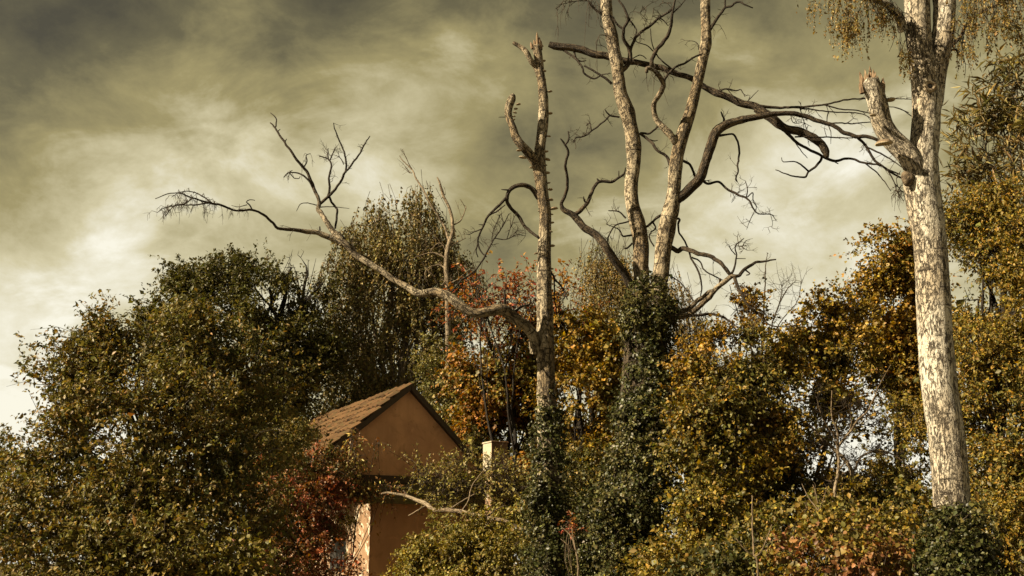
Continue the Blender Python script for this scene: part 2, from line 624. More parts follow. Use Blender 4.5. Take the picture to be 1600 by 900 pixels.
def sample_blobs(C, Rr, n, g, shell=2.4, lump=0.5, seed=0, warp=1.3):
    w = (Rr[:, 0] * Rr[:, 1] * Rr[:, 2]) ** 0.72
    k = g.choice(len(C), n, p=w / w.sum())
    d = unit(g.normal(0, 1, (n, 3)))
    r = g.random(n) ** (1 / shell)
    bump = 1 - lump / 2 + lump * fbm(d * 2.2 + C[k] * 3.1, 2, seed)
    stray = np.where(g.random(n) < 0.15, g.uniform(1.0, 1.32, n), 1.0)
    pos = C[k] + d * Rr[k] * (r * bump * stray)[:, None]
    rm = Rr[k].mean(1)
    q = pos / (0.7 * np.median(rm)) + seed
    pos = pos + np.stack([fbm(q + 17.0 * j, 2, seed + j) - 0.5 for j in range(3)], 1) * (warp * rm)[:, None]
    out = unit(d / Rr[k])
    return pos, out, k


LEAF_SCALE, COUNT_SCALE = 0.76, 1.45


def foliage(parent, blobs, n, per, leaf, pal, seed, shape='kite', aspect=0.55, spl=0.35, droop=0.35, style='bushy', gap=0.42,
            gapscale=0.7, shell=2.2, lump=0.85, mat=None, twig=0.16, twig_r=0.004, twig_mat=None, name='crown', up=0.3, pscale=1.2,
            zmin=0.05, jit=0.25, face=0.5):
    g = np.random.default_rng(seed)
    leaf, n = leaf * LEAF_SCALE, int(n * COUNT_SCALE)
    C, Rr = world_blobs(blobs)
    pos, out, k = sample_blobs(C, Rr, int(n * 1.8), g, shell, lump, seed)
    ns = fbm(pos / gapscale, 2, seed + 5)
    keep = (ns > gap) & (pos[:, 2] > zmin)
    pos, out = pos[keep][:n], out[keep][:n]
    m = len(pos)
    Z = np.array([0, 0, 1.0])
    if style == 'weep':
        sd = unit(out * np.array([0.35, 0.35, 0]) + g.normal(0, 0.10, (m, 3)) - Z)
        ln = spl * np.exp(g.normal(0, 0.35, m))
    elif style == 'upright':
        sd = unit(out * np.array([0.6, 0.6, 0.2]) + g.normal(0, 0.3, (m, 3)) + Z * 0.9)
        ln = spl * np.exp(g.normal(0, 0.3, m))
    else:
        sd = unit(out * 0.8 + g.normal(0, 0.55, (m, 3)) + Z * up)
        ln = spl * np.exp(g.normal(0, 0.3, m))
    t = g.random((m, per)) * 0.95 + 0.05
    dr = -Z * (droop * ln)[:, None, None] * (t ** 2)[..., None]
    lp = pos[:, None] + sd[:, None] * (ln[:, None] * t)[..., None] + dr + g.normal(0, leaf * 0.22, (m, per, 3))
    ax = sd[:, None] * 0.45 + g.normal(0, 0.62, (m, per, 3)) - Z * (0.15 + droop * 0.8)
    if style == 'weep':
        ax = g.normal(0, 0.5, (m, per, 3)) - Z * 0.8
    no = out[:, None] * face + g.normal(0, 0.6, (m, per, 3)) + Z * 0.45
    lp, ax, no = lp.reshape(-1, 3), ax.reshape(-1, 3), no.reshape(-1, 3)
    q = len(lp)
    col = pick(pal, lp, g, pscale, seed, jit)
    size = leaf * np.exp(g.normal(0, 0.28, q))
    me = leaf_mesh(name, lp, ax, no, size, aspect * np.exp(g.normal(0, 0.18, q)), col, shape)
    o = link(name, me, mat or M_LEAF, parent, 'stuff')
    if twig > 0:
        s = np.where(g.random(m) < twig)[0]
        a, d_, l_ = pos[s], sd[s], ln[s][:, None]
        kink = g.normal(0, 0.06, a.shape) * l_
        cen = np.stack([a - d_ * l_ * 0.45 - kink, a + kink, a + d_ * l_ * 0.45 - Z * droop * l_ * 0.2, a + d_ * l_ - Z * droop * l_], 1)
        sx_ = unit(np.cross(d_, np.array([0.3, 0.5, 0.81])))
        sy_ = np.cross(d_, sx_)
        th = np.arange(3) * 2 * np.pi / 3
        rad = np.array([1.5, 1.2, 0.9, 0.45]) * twig_r
        off_ = sx_[:, None, None, :] * np.cos(th)[None, None, :, None] + sy_[:, None, None, :] * np.sin(th)[None, None, :, None]
        vv = (cen[:, :, None, :] + off_ * rad[None, :, None, None]).reshape(-1, 3)
        q0 = np.arange(len(s))[:, None, None] * 12 + np.arange(3)[None, :, None] * 3
        i0 = np.arange(3)[None, None, :]
        i1 = (i0 + 1) % 3
        ff = np.stack([q0 + i0, q0 + i1, q0 + 3 + i1, q0 + 3 + i0], -1).reshape(-1, 4)
        if len(s):
            link('twigs', mesh_np('twigs', vv, ff, {'bk': ('FLOAT_VECTOR', vv), 'rad': ('FLOAT', np.full(len(vv), twig_r))}, True),
                 twig_mat or M_TWIG, parent, 'stuff')
    return o, C, Rr


def skeleton(parent, base, C, Rr, r0, seed, mat, sub=4, lean=0.0, split=0.45, name='trunk', top=None):
    """a tapered trunk, limbs to each mass of the crown and branches inside it"""
    g = np.random.default_rng(seed)
    base = np.array(base, float)
    ctop = C[np.argmax(C[:, 2])] if top is None else np.array(top)
    mid = C.mean(0)
    p1 = np.array([base[0] * 0.6 + mid[0] * 0.4, base[1] * 0.6 + mid[1] * 0.4, base[2] + (mid[2] - base[2]) * 0.6])
    w = Wood()
    h = np.linalg.norm(ctop - base)
    c, r = w.tube([base - [0, 0, 0.3], base * 0.5 + p1 * 0.5 + g.normal(0, 0.02 * h, 3) * [1, 1, 0], p1, p1 * 0.4 + ctop * 0.6, ctop],
                  [r0 * 1.3, r0, r0 * 0.75, r0 * 0.4, r0 * 0.08], 9, 0.25, 0.15, 0.1, seed)
    w.build(name, mat, parent)
    w = Wood()
    for i in range(len(C)):
        j = int(len(c) * g.uniform(split * 0.6, min(0.85, split + 0.3)))
        a = c[j]
        e = C[i]
        if a[2] > e[2]:
            a = c[int(len(c) * 0.3)]
        ra = r[j] * 0.55
        m1 = a * 0.5 + e * 0.5 + g.normal(0, 0.08, 3) * np.linalg.norm(e - a) + [0, 0, 0.06 * np.linalg.norm(e - a)]
        cc, _ = w.tube([a, m1, e], [ra, ra * 0.65, ra * 0.35], 6, 0.3, 0.1, 0.12, seed + i)
        for q in range(sub):
            s = cc[int(len(cc) * g.uniform(0.35, 0.98))]
            d = unit(g.normal(0, 1, 3) + [0, 0, 0.4])
            t = e + d * Rr[i] * 0.8
            mm = s * 0.5 + t * 0.5 + g.normal(0, 0.1, 3)
            c2, _ = w.tube([s, mm, t], [ra * 0.32, ra * 0.2, ra * 0.06], 4, 0.4, 0, 0.12, seed + q)
            for z in range(2):
                s2 = c2[int(len(c2) * g.uniform(0.4, 0.95))]
                t2 = s2 + unit(d + g.normal(0, 0.6, 3)) * Rr[i] * 0.35
                w.tube([s2, s2 * 0.5 + t2 * 0.5 + g.normal(0, 0.04, 3), t2], [ra * 0.12, ra * 0.08, ra * 0.03], 3, 0.5, 0, 0, seed, cap=False)
    w.build('limbs', mat, parent)


def tree(name, label, cat, base_px, d, blobs, n, per, leaf, pal, seed, r0=0.12, bark=None, group=None, sub=4, bare=False, **kw):
    b = P(base_px, 878, d)
    e = empty(name, (b.x, b.y, 0), label, cat, group)
    o, C, Rr = foliage(e, blobs, n, per, leaf, pal, seed, **kw)
    if r0 > 0:
        skeleton(e, (b.x, b.y, 0), C, Rr, r0, seed, bark or M_BROWN, sub)
    return e


# ------------------------------------------------------------------ traced dead trees
class Traced:
    """branches read off the photograph as (x, y, radius) in pixels, each at a depth of its own"""

    def __init__(self, e, d, seed):
        self.e, self.d, self.seed = e, d, seed
        self.S = np.zeros((0, 3))
        self.k = 0
        self.g = np.random.default_rng(seed)

    def depth(self, x, y):
        i = np.argmin((self.S[:, 0] - x) ** 2 + (self.S[:, 1] - y) ** 2)
        return self.S[i, 2]

    def path(self, pts, dd=None, attach=True, d0=None, amp=1.0):
        pts = [p if len(p) == 3 else (p[0], p[1], 1.0) for p in pts]
        a = np.array(pts, float)
        s = np.concatenate([[0], np.cumsum(np.hypot(*np.diff(a[:, :2], axis=0).T))])
        L = s[-1] * px(self.d)
        s = s / s[-1]
        if d0 is None:
            d0 = self.depth(a[0, 0], a[0, 1]) if attach and len(self.S) else self.d
        if dd is None:
            dd = self.g.uniform(-0.35, 0.35) * L * amp
        dep = d0 + dd * s + 0.06 * L * np.sin(s * 7 + self.k) * np.minimum(1, s * 4) * amp
        self.S = np.vstack([self.S, np.stack([a[:, 0], a[:, 1], dep], 1)])
        return [P(x, y, q) for (x, y, _), q in zip(pts, dep)], [p[2] * (0.80 if p[2] < 6 else 0.92 if p[2] < 12 else 1.0) * px(q, p[1]) for p, q in zip(pts, dep)]

    def limb(self, pts, name='limb', mat=None, sides=12, rough=0.12, wood=None, step=None, **kw):
        p, r = self.path(pts, **kw)
        self.k += 1
        w = Wood()
        c, rr = w.tube(p, r, sides, step, rough * 1.5 if max(r) < 0.16 else rough, 0.0, self.seed + self.k, crook=0.8 if max(r) < 0.14 else 0.0)
        w.build(name if wood is None else wood[0], mat if wood is None else wood[1], self.e)
        return c, rr


def hanging(w, line, n, length, g, r=0.004, fork=2, down=1.0, side=0.5):
    """thin drooping twigs along a branch"""
    line = np.asarray(line)
    Z = np.array([0, 0, 1.0])
    for i in range(n):
        a = line[g.integers(len(line))]
        L = length * g.uniform(0.4, 1.2)
        d = unit(g.normal(0, 1, 3) * side + [0, 0, 0.1])
        p1 = a + d * L * 0.3
        p2 = p1 + d * L * 0.2 - Z * L * 0.35 * down
        p3 = p2 + g.normal(0, 0.08, 3) * L - Z * L * 0.4 * down
        w.tube([a, p1, p2, p3], [r * 1.5, r * 1.2, r, r * 0.6], 3, 0.15, cap=False)
        for k in range(fork):
            s = p1 * 0.5 + p2 * 0.5
            e = s + unit(g.normal(0, 1, 3) * side - Z * down) * L * 0.35
            w.tube([s, s * 0.5 + e * 0.5 + g.normal(0, 0.03, 3) * L, e], [r, r * 0.8, r * 0.5], 3, 0.2, cap=False)


def spurs(w, line, n, length, g, r=0.0035, depth=2):
    """short crooked side twigs"""
    line = np.asarray(line)
    for i in range(n):
        j = g.integers(1, len(line))
        a = line[j]
        t = unit(line[j] - line[j - 1])
        d = unit(t * 0.5 + g.normal(0, 0.7, 3) + [0, 0, 0.15])
        L = length * g.uniform(0.35, 1.2)
        b = a + d * L * 0.5 + g.normal(0, 0.1, 3) * L
        c = b + unit(d + g.normal(0, 0.5, 3)) * L * 0.5
        w.tube([a, b, c], [r * 1.3, r, r * 0.5], 4, 0.1, cap=False)
        if depth > 1:
            for k in range(2):
                e = b + unit(d + g.normal(0, 0.8, 3)) * L * 0.4
                w.tube([b, b * 0.5 + e * 0.5 + g.normal(0, 0.08, 3) * L, e], [r * 0.8, r * 0.6, r * 0.35], 3, 0.1, cap=False)


# a shelf fungus: thick rounded bracket, flat pale underside
def fungus_mesh():
    v, f = [], []
    n = 12
    prof = [(0.0, 0.42), (0.45, 0.36), (0.8, 0.2), (1.0, 0.0), (0.92, -0.10), (0.5, -0.14), (0.0, -0.14)]
    for (rr, z) in prof:
        for i in range(n):
            a = 2 * math.pi * i / n
            v.append((rr * math.cos(a), rr * math.sin(a) * 0.9, z + 0.03 * math.sin(a * 3) * rr))
    for k in range(len(prof) - 1):
        for i in range(n):
            j = (i + 1) % n
            f.append((k * n + i, k * n + j, (k + 1) * n + j, (k + 1) * n + i))
    me = bpy.data.meshes.new('bracket_fungus')
    me.from_pydata(v, [], f)
    for p in me.polygons:
        p.use_smooth = True
    return me


mf, t_ = new_mat('fungus_flesh')
tcn = t_.nodes.new('ShaderNodeTexCoord')
sp_ = t_.nodes.new('ShaderNodeSeparateXYZ')
t_.links.new(tcn.outputs['Object'], sp_.inputs[0])
nz = noise_tex(t_, tcn.outputs['Object'], 3.0, 4)
cz = ramp(t_, math_n(t_, 'ADD', sp_.outputs[2], math_n(t_, 'MULTIPLY', math_n(t_, 'SUBTRACT', nz, 0.5), 0.12)),
          [(0.0, (0.30, 0.25, 0.17)), (0.05, (0.19, 0.135, 0.08)), (0.2, (0.10, 0.07, 0.045)), (0.4, (0.15, 0.12, 0.08))])
finish(t_, cz, 0.8, nz, 0.4, 0.05)
FUNGUS = fungus_mesh()
FUNGUS.materials.append(mf)


def fungi(tr, spots):
    for (x, y, w, side) in spots:
        o = bpy.data.objects.new('bracket_fungus', FUNGUS)
        COL.objects.link(o)
        o.parent = tr.e
        d = tr.depth(x, y)
        s = px(d, y)
        p = P(x, y, d - 0.015)
        o.location = p - tr.e.location
        o.scale = (w * s * 0.62, w * s * 0.62, w * s * 0.55)
        o.rotation_euler = (random.uniform(-0.15, 0.15), random.uniform(-0.12, 0.12) + side * 0.1, random.uniform(0, 6.28))


# ================================================================== SETTING
def grid_mesh(name, x0, x1, y0, y1, nx, ny, fz):
    xs = np.linspace(x0, x1, nx)
    ys = np.linspace(y0, y1, ny)
    X, Y = np.meshgrid(xs, ys)
    Zz = fz(X, Y)
    v = np.stack([X.ravel(), Y.ravel(), Zz.ravel()], 1)
    i = np.arange(nx * ny).reshape(ny, nx)
    f = np.stack([i[:-1, :-1], i[:-1, 1:], i[1:, 1:], i[1:, :-1]], -1).reshape(-1, 4)
    return mesh_np(name, v, f, smooth=True)


mg, t_ = new_mat('leaf_litter')
tcn = t_.nodes.new('ShaderNodeTexCoord')
n1 = noise_tex(t_, tcn.outputs['Object'], 0.35, 4)
n2 = noise_tex(t_, tcn.outputs['Object'], 9.0, 6, 0.7)
cg = mixc(t_, maprange(t_, n1, 0.4, 0.6, 0, 1), (0.06, 0.062, 0.02), (0.11, 0.07, 0.03))
cg = mixc(t_, maprange(t_, n2, 0.5, 0.7, 0, 1), cg, (0.17, 0.10, 0.04))
finish(t_, cg, 0.95, n2, 0.8, 0.05)


def ground_z(X, Y):
    p = np.stack([np.ravel(X) / 6, np.ravel(Y) / 6, np.zeros(np.size(X))], 1)
    return ((fbm(p, 3, 3) - 0.5) * 0.25).reshape(np.shape(X)) - 0.05


gm = grid_mesh('ground', -450, 450, -60, 900, 110, 120, ground_z)
tag(link('ground', gm, mg), kind='structure')

# ================================================================== HOUSE
AP = P(643, 602, 25.0)                     # the front tip of the ridge
ang = R(28)
NB = Vector((-math.sin(ang), math.cos(ang), 0))        # along the ridge, away from the camera
NU = Vector((math.cos(ang), math.sin(ang), 0))         # along the gable, left to right
house = empty('house', (AP.x, AP.y, 0), 'small derelict house with ochre gable wall and sagging brown tiled roof', 'house')


def uz(x, y, off=0.0):
    h = hit(x, y, AP + NB * off, -NB)
    q = h - AP
    return q.dot(NU), h.z


def HW(u, b, z):
    """house coordinates: u along the gable, b back from it, z up"""
    q = Vector((AP.x, AP.y, 0)) + NU * u + NB * b
    return (q.x, q.y, z)


def poly_mesh(name, verts, faces, mat, parent, smooth=False, bevel=0.0):
    me = bpy.data.meshes.new(name)
    me.from_pydata([tuple(v) for v in verts], [], faces)
    me.update()
    o = link(name, me, mat, parent)
    if bevel:
        m = o.modifiers.new('bevel', 'BEVEL')
        m.width = bevel
        m.segments = 2
    return o


def hbox(name, u0, u1, b0, b1, z0, z1, mat, parent=house, bevel=0.0):
    v = [HW(u, b, z) for z in (z0, z1) for b in (b0, b1) for u in (u0, u1)]
    f = [(0, 1, 3, 2)[::-1], (4, 5, 7, 6), (0, 1, 5, 4), (2, 3, 7, 6)[::-1], (0, 2, 6, 4)[::-1], (1, 3, 7, 5)]
    return poly_mesh(name, v, f, mat, parent, bevel=bevel)


def plaster(name, base, stain, light=None, amt=0.5):
    m, t = new_mat(name)
    tc = t.nodes.new('ShaderNodeTexCoord')
    a = noise_tex(t, tc.outputs['Object'], 1.1, 5, 0.6, 0.3)
    b = noise_tex(t, tc.outputs['Object'], 14, 5, 0.65)
    mp = t.nodes.new('ShaderNodeMapping')
    mp.inputs['Scale'].default_value = (5, 5, 0.6)
    t.links.new(tc.outputs['Object'], mp.inputs[0])
    st = noise_tex(t, mp.outputs[0], 1.0, 4, 0.6)
    c = mixc(t, maprange(t, a, 0.35, 0.7, 0, 1), base, stain)
    c = mixc(t, math_n(t, 'MULTIPLY', maprange(t, st, 0.46, 0.68, 0, 1), 0.6), c, stain)
    blot = noise_tex(t, tc.outputs['Object'], 2.6, 6, 0.65, 0.8)
    c = mixc(t, maprange(t, blot, 0.55, 0.68, 0, 0.55), c, tuple(x * 0.6 for x in stain))
    c = mixc(t, maprange(t, blot, 0.30, 0.42, 0.4, 0), c, tuple(min(1, x * 1.35) for x in base))
    pit = noise_tex(t, tc.outputs['Object'], 7.0, 3, 0.5)
    c = mixc(t, maprange(t, pit, 0.70, 0.74, 0, 0.7), c, tuple(x * 0.3 for x in stain))
    if light:
        p = noise_tex(t, tc.outputs['Object'], 5.5, 7, 0.72, 0.6)
        c = mixc(t, maprange(t, p, amt, amt + 0.06, 0, 1), c, light)
    finish(t, c, 0.92, b, 0.35, 0.02, 0.2)
    return m


M_PLAST = plaster('ochre_plaster', (0.52, 0.285, 0.145), (0.35, 0.185, 0.095))
M_PEEL = plaster('peeling_limewash', (0.2132, 0.1353, 0.0779), (0.1312, 0.0779, 0.0426), (0.4264, 0.3772, 0.2870), 0.535)
M_CHIM = plaster('chimney_render', (0.3608, 0.3198, 0.2378), (0.2296, 0.1886, 0.1230))
mw, t_ = new_mat('old_timber')
finish(t_, (0.045, 0.030, 0.018), 0.85)
M_TIMBER = mw
mw, t_ = new_mat('dark_opening')
finish(t_, (0.012, 0.010, 0.008), 0.6)
M_VOID = mw
mt, t_ = new_mat('clay_tile')
oi = t_.nodes.new('ShaderNodeObjectInfo')
tcn = t_.nodes.new('ShaderNodeTexCoord')
geo = t_.nodes.new('ShaderNodeNewGeometry')
a = noise_tex(t_, geo.outputs['Position'], 9, 4, 0.6)
c = ramp(t_, oi.outputs['Random'], [(0.0, (0.070, 0.038, 0.018)), (0.5, (0.100, 0.056, 0.026)), (1.0, (0.042, 0.025, 0.013))])
c = mixc(t_, maprange(t_, a, 0.5, 0.68, 0, 0.8), c, (0.048, 0.043, 0.018))
finish(t_, c, 0.95, a, 0.4, 0.02, 0.08)
M_TILE = mt

uL, zL = uz(503, 712)
uR, zR = uz(757, 732)
zA = AP.z
RB = 8.2                                   # roof length
OV = 0.16                                  # verge overhang in front of the gable wall
uwl, _ = uz(546, 740, OV)                  # gable wall's left edge
uwr = uR - 0.12
_, zc0 = uz(620, 748, OV)                  # bottom of the gable wall
lowl, _ = uz(580, 840, OV)                 # lower wall's left corner


def roof_z(u):
    return zA + (zL - zA) * (u / uL) if u < 0 else zA + (zR - zA) * (u / uR)


T = 0.10
gb = OV
gv = [HW(uwl, gb, zc0), HW(uwr, gb, zc0), HW(uwr, gb, roof_z(uwr) - T), HW(0, gb, zA - T), HW(uwl, gb, roof_z(uwl) - T)]
gv2 = [HW(u, b, z) for (u, b, z) in ((uwl, RB - 0.2, zc0), (uwr, RB - 0.2, zc0), (uwr, RB - 0.2, roof_z(uwr) - T), (0, RB - 0.2, zA - T),
                                     (uwl, RB - 0.2, roof_z(uwl) - T))]
poly_mesh('gable_wall', gv + gv2, [(0, 1, 2, 3, 4), (9, 8, 7, 6, 5), (5, 0, 4, 9), (1, 6, 7, 2), (0, 5, 6, 1)], M_PLAST, house)
_, zlow = uz(600, 786, OV)
hbox('lower_wall', lowl + 0.012, uwr - 0.05, gb + 0.10, RB - 0.3, 0.0, zc0 - 0.003, M_PLAST)
side = hbox('side_wall', lowl, lowl + 0.010, gb + 0.098, RB - 0.34, 0.0, zc0 - 0.006, M_PEEL)
# window in the side wall
def win_pt(x, y):
    h = hit(x, y, Vector(HW(lowl, 0, 0)), -NU)
    return (h - Vector((AP.x, AP.y, 0))).dot(NB), h.z
wb0, wz1 = win_pt(541, 846)
wb1, wz0 = win_pt(515, 893)
win = hbox('window', lowl - 0.004, lowl + 0.02, wb0, wb1, wz0, wz1, M_VOID)
for nm, a0, a1, c0, c1 in (('frame', wb0 - 0.06, wb0, wz0 - 0.06, wz1 + 0.06), ('frame', wb1, wb1 + 0.06, wz0 - 0.06, wz1 + 0.06),
                           ('frame', wb0, wb1, wz1, wz1 + 0.06), ('sill', wb0 - 0.1, wb1 + 0.1, wz0 - 0.12, wz0 - 0.061)):
    hbox(nm, lowl - (0.08 if nm == 'sill' else 0.03), lowl + 0.01, a0, a1, c0, c1, M_TIMBER, win)
# pent roof across the front, its upper edge under a dark flashing board
hbox('flashing_board', uwl - 0.05, uwr + 0.1, gb - 0.07, gb - 0.004, zc0 - 0.10, zc0 + 0.06, M_TIMBER)
_, zp = uz(600, 782, -0.35)
mp_, t_ = new_mat('mossy_boards')
tcn = t_.nodes.new('ShaderNodeTexCoord')
a = noise_tex(t_, tcn.outputs['Object'], 6, 5, 0.65)
finish(t_, ramp(t_, a, [(0.3, (0.05, 0.035, 0.02)), (0.5, (0.10, 0.075, 0.03)), (0.7, (0.07, 0.075, 0.02))]), 0.9, a, 0.8, 0.03)
pent = poly_mesh('pent_roof', [HW(u, b, z) for (b, z) in ((gb, zc0 - 0.09), (gb - 0.42, zp + 0.05), (gb - 0.42, zp - 0.06), (gb, zc0 - 0.22))
                               for u in (uwl - 0.12, uwr + 0.15)],
                 [(0, 1, 3, 2)[::-1], (2, 3, 5, 4)[::-1], (4, 5, 7, 6)[::-1], (0, 2, 4, 6), (1, 7, 5, 3)], mp_, house)
nb_ = 16
for i in range(nb_):
    u0 = uwl - 0.13 + (uwr - uwl + 0.28) * i / nb_
    u1 = uwl - 0.13 + (uwr - uwl + 0.28) * (i + 0.94) / nb_
    j = random.uniform(0, 0.012)
    v = [HW(u, b, z + dz) for dz in (0.004 + j, 0.024 + j) for (b, z) in ((gb - 0.004, zc0 - 0.09), (gb - 0.45 - j, zp + 0.043)) for u in (u0, u1)]
    poly_mesh('board', v, [(0, 1, 3, 2), (4, 6, 7, 5), (2, 3, 7, 6), (0, 2, 6, 4), (1, 5, 7, 3)], mp_, pent)

# roof: two slabs, verge boards, tiles
def slab(name, ua, za, ub, zb, th, b0, b1, mat):
    v = [HW(u, b, z) for b in (b0, b1) for (u, z) in ((ua, za), (ub, zb), (ub, zb - th), (ua, za - th))]
    return poly_mesh(name, v, [(0, 1, 2, 3), (7, 6, 5, 4), (0, 4, 5, 1), (1, 5, 6, 2), (2, 6, 7, 3), (3, 7, 4, 0)], mat, house)


roofL = slab('roof', uL * 1.0, zL, 0, zA, 0.09, 0.02, RB, M_TIMBER)
roofR = slab('roof', 0.002, zA, uR, zR, 0.09, 0.02, RB, M_TIMBER)
slab('verge_board', uL * 1.01, zL + 0.01, -0.01, zA + 0.035, 0.15, 0.0, 0.018, M_TIMBER)
slab('verge_board', 0.01, zA + 0.035, uR * 1.01, zR + 0.01, 0.15, 0.0, 0.018, M_TIMBER)
# one curved clay tile, laid in courses
sl_len = math.hypot(uL, zA - zL)
nrow, ncol = 9, 32
tw, tl = RB / ncol, sl_len / nrow * 1.22
tv, tf = [], []
for k, (h0, h1) in enumerate(((0.0, 0.0), (0.032, 0.026))):
    for j in range(5):
        s = j / 4
        arch = 0.045 * math.sin(math.pi * s)
        tv += [(s * tw * 0.99, 0, h0 + arch), (s * tw * 0.99, tl, h1 + arch)]
for j in range(4):
    a0, a1, b0, b1 = 2 * j, 2 * j + 1, 2 * j + 2, 2 * j + 3
    tf += [(10 + a0, 10 + b0, 10 + b1, 10 + a1), (a0, a1, b1, b0), (a0, b0, 10 + b0, 10 + a0), (a1, 10 + a1, 10 + b1, b1)]
tf += [(0, 10, 11, 1), (8, 9, 19, 18)]
tile_me = bpy.data.meshes.new('tile')
tile_me.from_pydata(tv, [], tf)
tile_me.materials.append(M_TILE)
from mathutils import Matrix
sl_dir = (Vector(HW(0, 0, zA)) - Vector(HW(uL, 0, zL))).normalized()      # up the slope
sl_n = (-NB).cross(sl_dir)
if sl_n.z < 0:
    sl_n = -sl_n
for i in range(nrow):
    for j in range(ncol):
        s = i / nrow * sl_len
        tilt = R(5.5) + random.uniform(-0.03, 0.035)
        X = NB
        Yd = (sl_dir * math.cos(tilt) - sl_n * math.sin(tilt))
        if X.cross(Yd).dot(sl_n) < 0:
            X = -NB
        Zd = X.cross(Yd)
        sag = -0.03 * math.sin(math.pi * j / ncol)
        b_ = j * tw if X.dot(NB) > 0 else (j + 1) * tw
        p = Vector(HW(uL, 0, zL)) + sl_dir * (s - 0.03 + random.uniform(-0.02, 0.02) - (0.07 if random.random() < 0.05 else 0)) + NB * b_ + sl_n * (0.022 + tl * math.sin(R(5.5)) * 0.85 + sag + 0.01 * math.sin(i * 2.1 + j * 0.7))
        o = bpy.data.objects.new('tile', tile_me)
        COL.objects.link(o)
        M = Matrix((X, Yd, Zd)).transposed().to_4x4()
        M.translation = p - house.location
        o.parent = roofL
        o.matrix_basis = Matrix.Translation(house.location) @ M
# capping tiles along the ridge
nr = 22
for i in range(nr):
    v, f = [], []
    l0, l1 = RB * i / nr - 0.03, RB * (i + 1) / nr
    for b, rr in ((l0, 0.115), (l1, 0.10)):
        for k in range(7):
            a = math.pi * (k / 6)
            v.append(HW(-math.cos(a) * rr, b, zA - 0.015 + math.sin(a) * rr * 0.8 + random.uniform(0, 0.006)))
    f = [(k, k + 1, k + 8, k + 7) for k in range(6)] + [(0, 7, 8, 1)][:0]
    poly_mesh('ridge_tile', v, f + [tuple(range(7))[::-1]], M_TILE, roofL)
# plain tiling on the far slope, out of the photograph's view
v, f = [], []
for i in range(8):
    a0, a1 = i / 8, (i + 1.15) / 8
    q = len(v)
    for b in (0.0, RB):
        v += [HW(uR * a0, b, zA + (zR - zA) * a0 + 0.012), HW(uR * a1, b, zA + (zR - zA) * a1 + 0.045)]
    f += [(q, q + 1, q + 3, q + 2)]
tag(poly_mesh('tile_courses', v, f, M_TILE, roofR), kind='stuff')

# ---- chimney beside the house
cp = P(768, 690, 24.0)
chim = empty('chimney', (cp.x, cp.y, 0), 'pale rendered square chimney standing right of the ochre house', 'chimney')


def cbox(name, u0, u1, b0, b1, z0, z1, mat, parent=chim, bevel=0.012):
    v = []
    for z in (z0, z1):
        for b in (b0, b1):
            for u in (u0, u1):
                q = cp + NU * u + NB * b
                v.append((q.x, q.y, z))
    f = [(0, 1, 3, 2)[::-1], (4, 5, 7, 6), (0, 1, 5, 4), (2, 3, 7, 6)[::-1], (0, 2, 6, 4)[::-1], (1, 3, 7, 5)]
    o = poly_mesh(name, v, f, mat, parent, bevel=bevel)
    o.data.materials.append(M_CHIM_SHADE)
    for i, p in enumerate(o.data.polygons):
        p.material_index = 0 if i == 4 else 1  # pale on the sunlit left face, painted shade on all others
    return o


M_CHIM_SHADE = plaster('chimney_shade_brown', (0.1640, 0.0902, 0.0492), (0.0984, 0.0533, 0.0295))  # brown plaster colour stands in for shade on the faces away from the sun
z735 = P(768, 735, 24.0).z
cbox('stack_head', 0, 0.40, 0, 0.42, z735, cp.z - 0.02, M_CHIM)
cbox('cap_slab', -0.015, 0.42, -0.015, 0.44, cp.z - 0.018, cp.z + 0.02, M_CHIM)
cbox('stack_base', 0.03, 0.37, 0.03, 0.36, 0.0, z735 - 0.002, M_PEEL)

# ================================================================== RIGHT BIRCH (nearest)
b = P(1492, 878, 12.0)
e = empty('birch_tree', (b.x, b.y, 0), 'large white-barked birch at right edge with broken splintered side stub', 'tree')
T1 = Traced(e, 12.0, 101)
zb = 878 + 1.6 * F / 12 * 0.94 + 20
T1.limb([(1500, zb, 37.2), (1494, 900, 30.7), (1488, 800, 27.9), (1484, 733, 27.4), (1476, 660, 27.0), (1467, 600, 27.4), (1460, 500, 26.0), (1455, 400, 25.1),
         (1449, 350, 26.0), (1444, 315, 27.0), (1440, 280, 27.0), (1443, 240, 22.3), (1447, 187, 21.4), (1447, 135, 22.3), (1442, 100, 20.5), (1436, 60, 19.1),
         (1433, 0, 19.1), (1430, -120, 15.8), (1424, -300, 9.3), (1420, -420, 2.8)], 'trunk', M_BIRCH, 56, 0.055, step=0.03, dd=0.0, d0=12.0, amp=0.0)
T1.limb([(1450, 200, 15.8), (1455, 140, 16.7), (1463, 93, 16.7), (1469, 40, 16.7), (1471, 0, 16.7), (1477, -120, 13.0), (1482, -300, 6.5), (1485, -400, 2.8)],
        'stem', M_BIRCH, 40, 0.05, step=0.03, d0=11.98, dd=0.15, amp=0.0)
T1.limb([(1434, 285, 15.8), (1418, 252, 16.7), (1402, 222, 16.7), (1385, 180, 15.3), (1373, 150, 14.4), (1365, 130, 14.4)], 'stub', M_BIRCH, 36, 0.08, step=0.03,
        d0=11.97, dd=-0.2, amp=0.0)
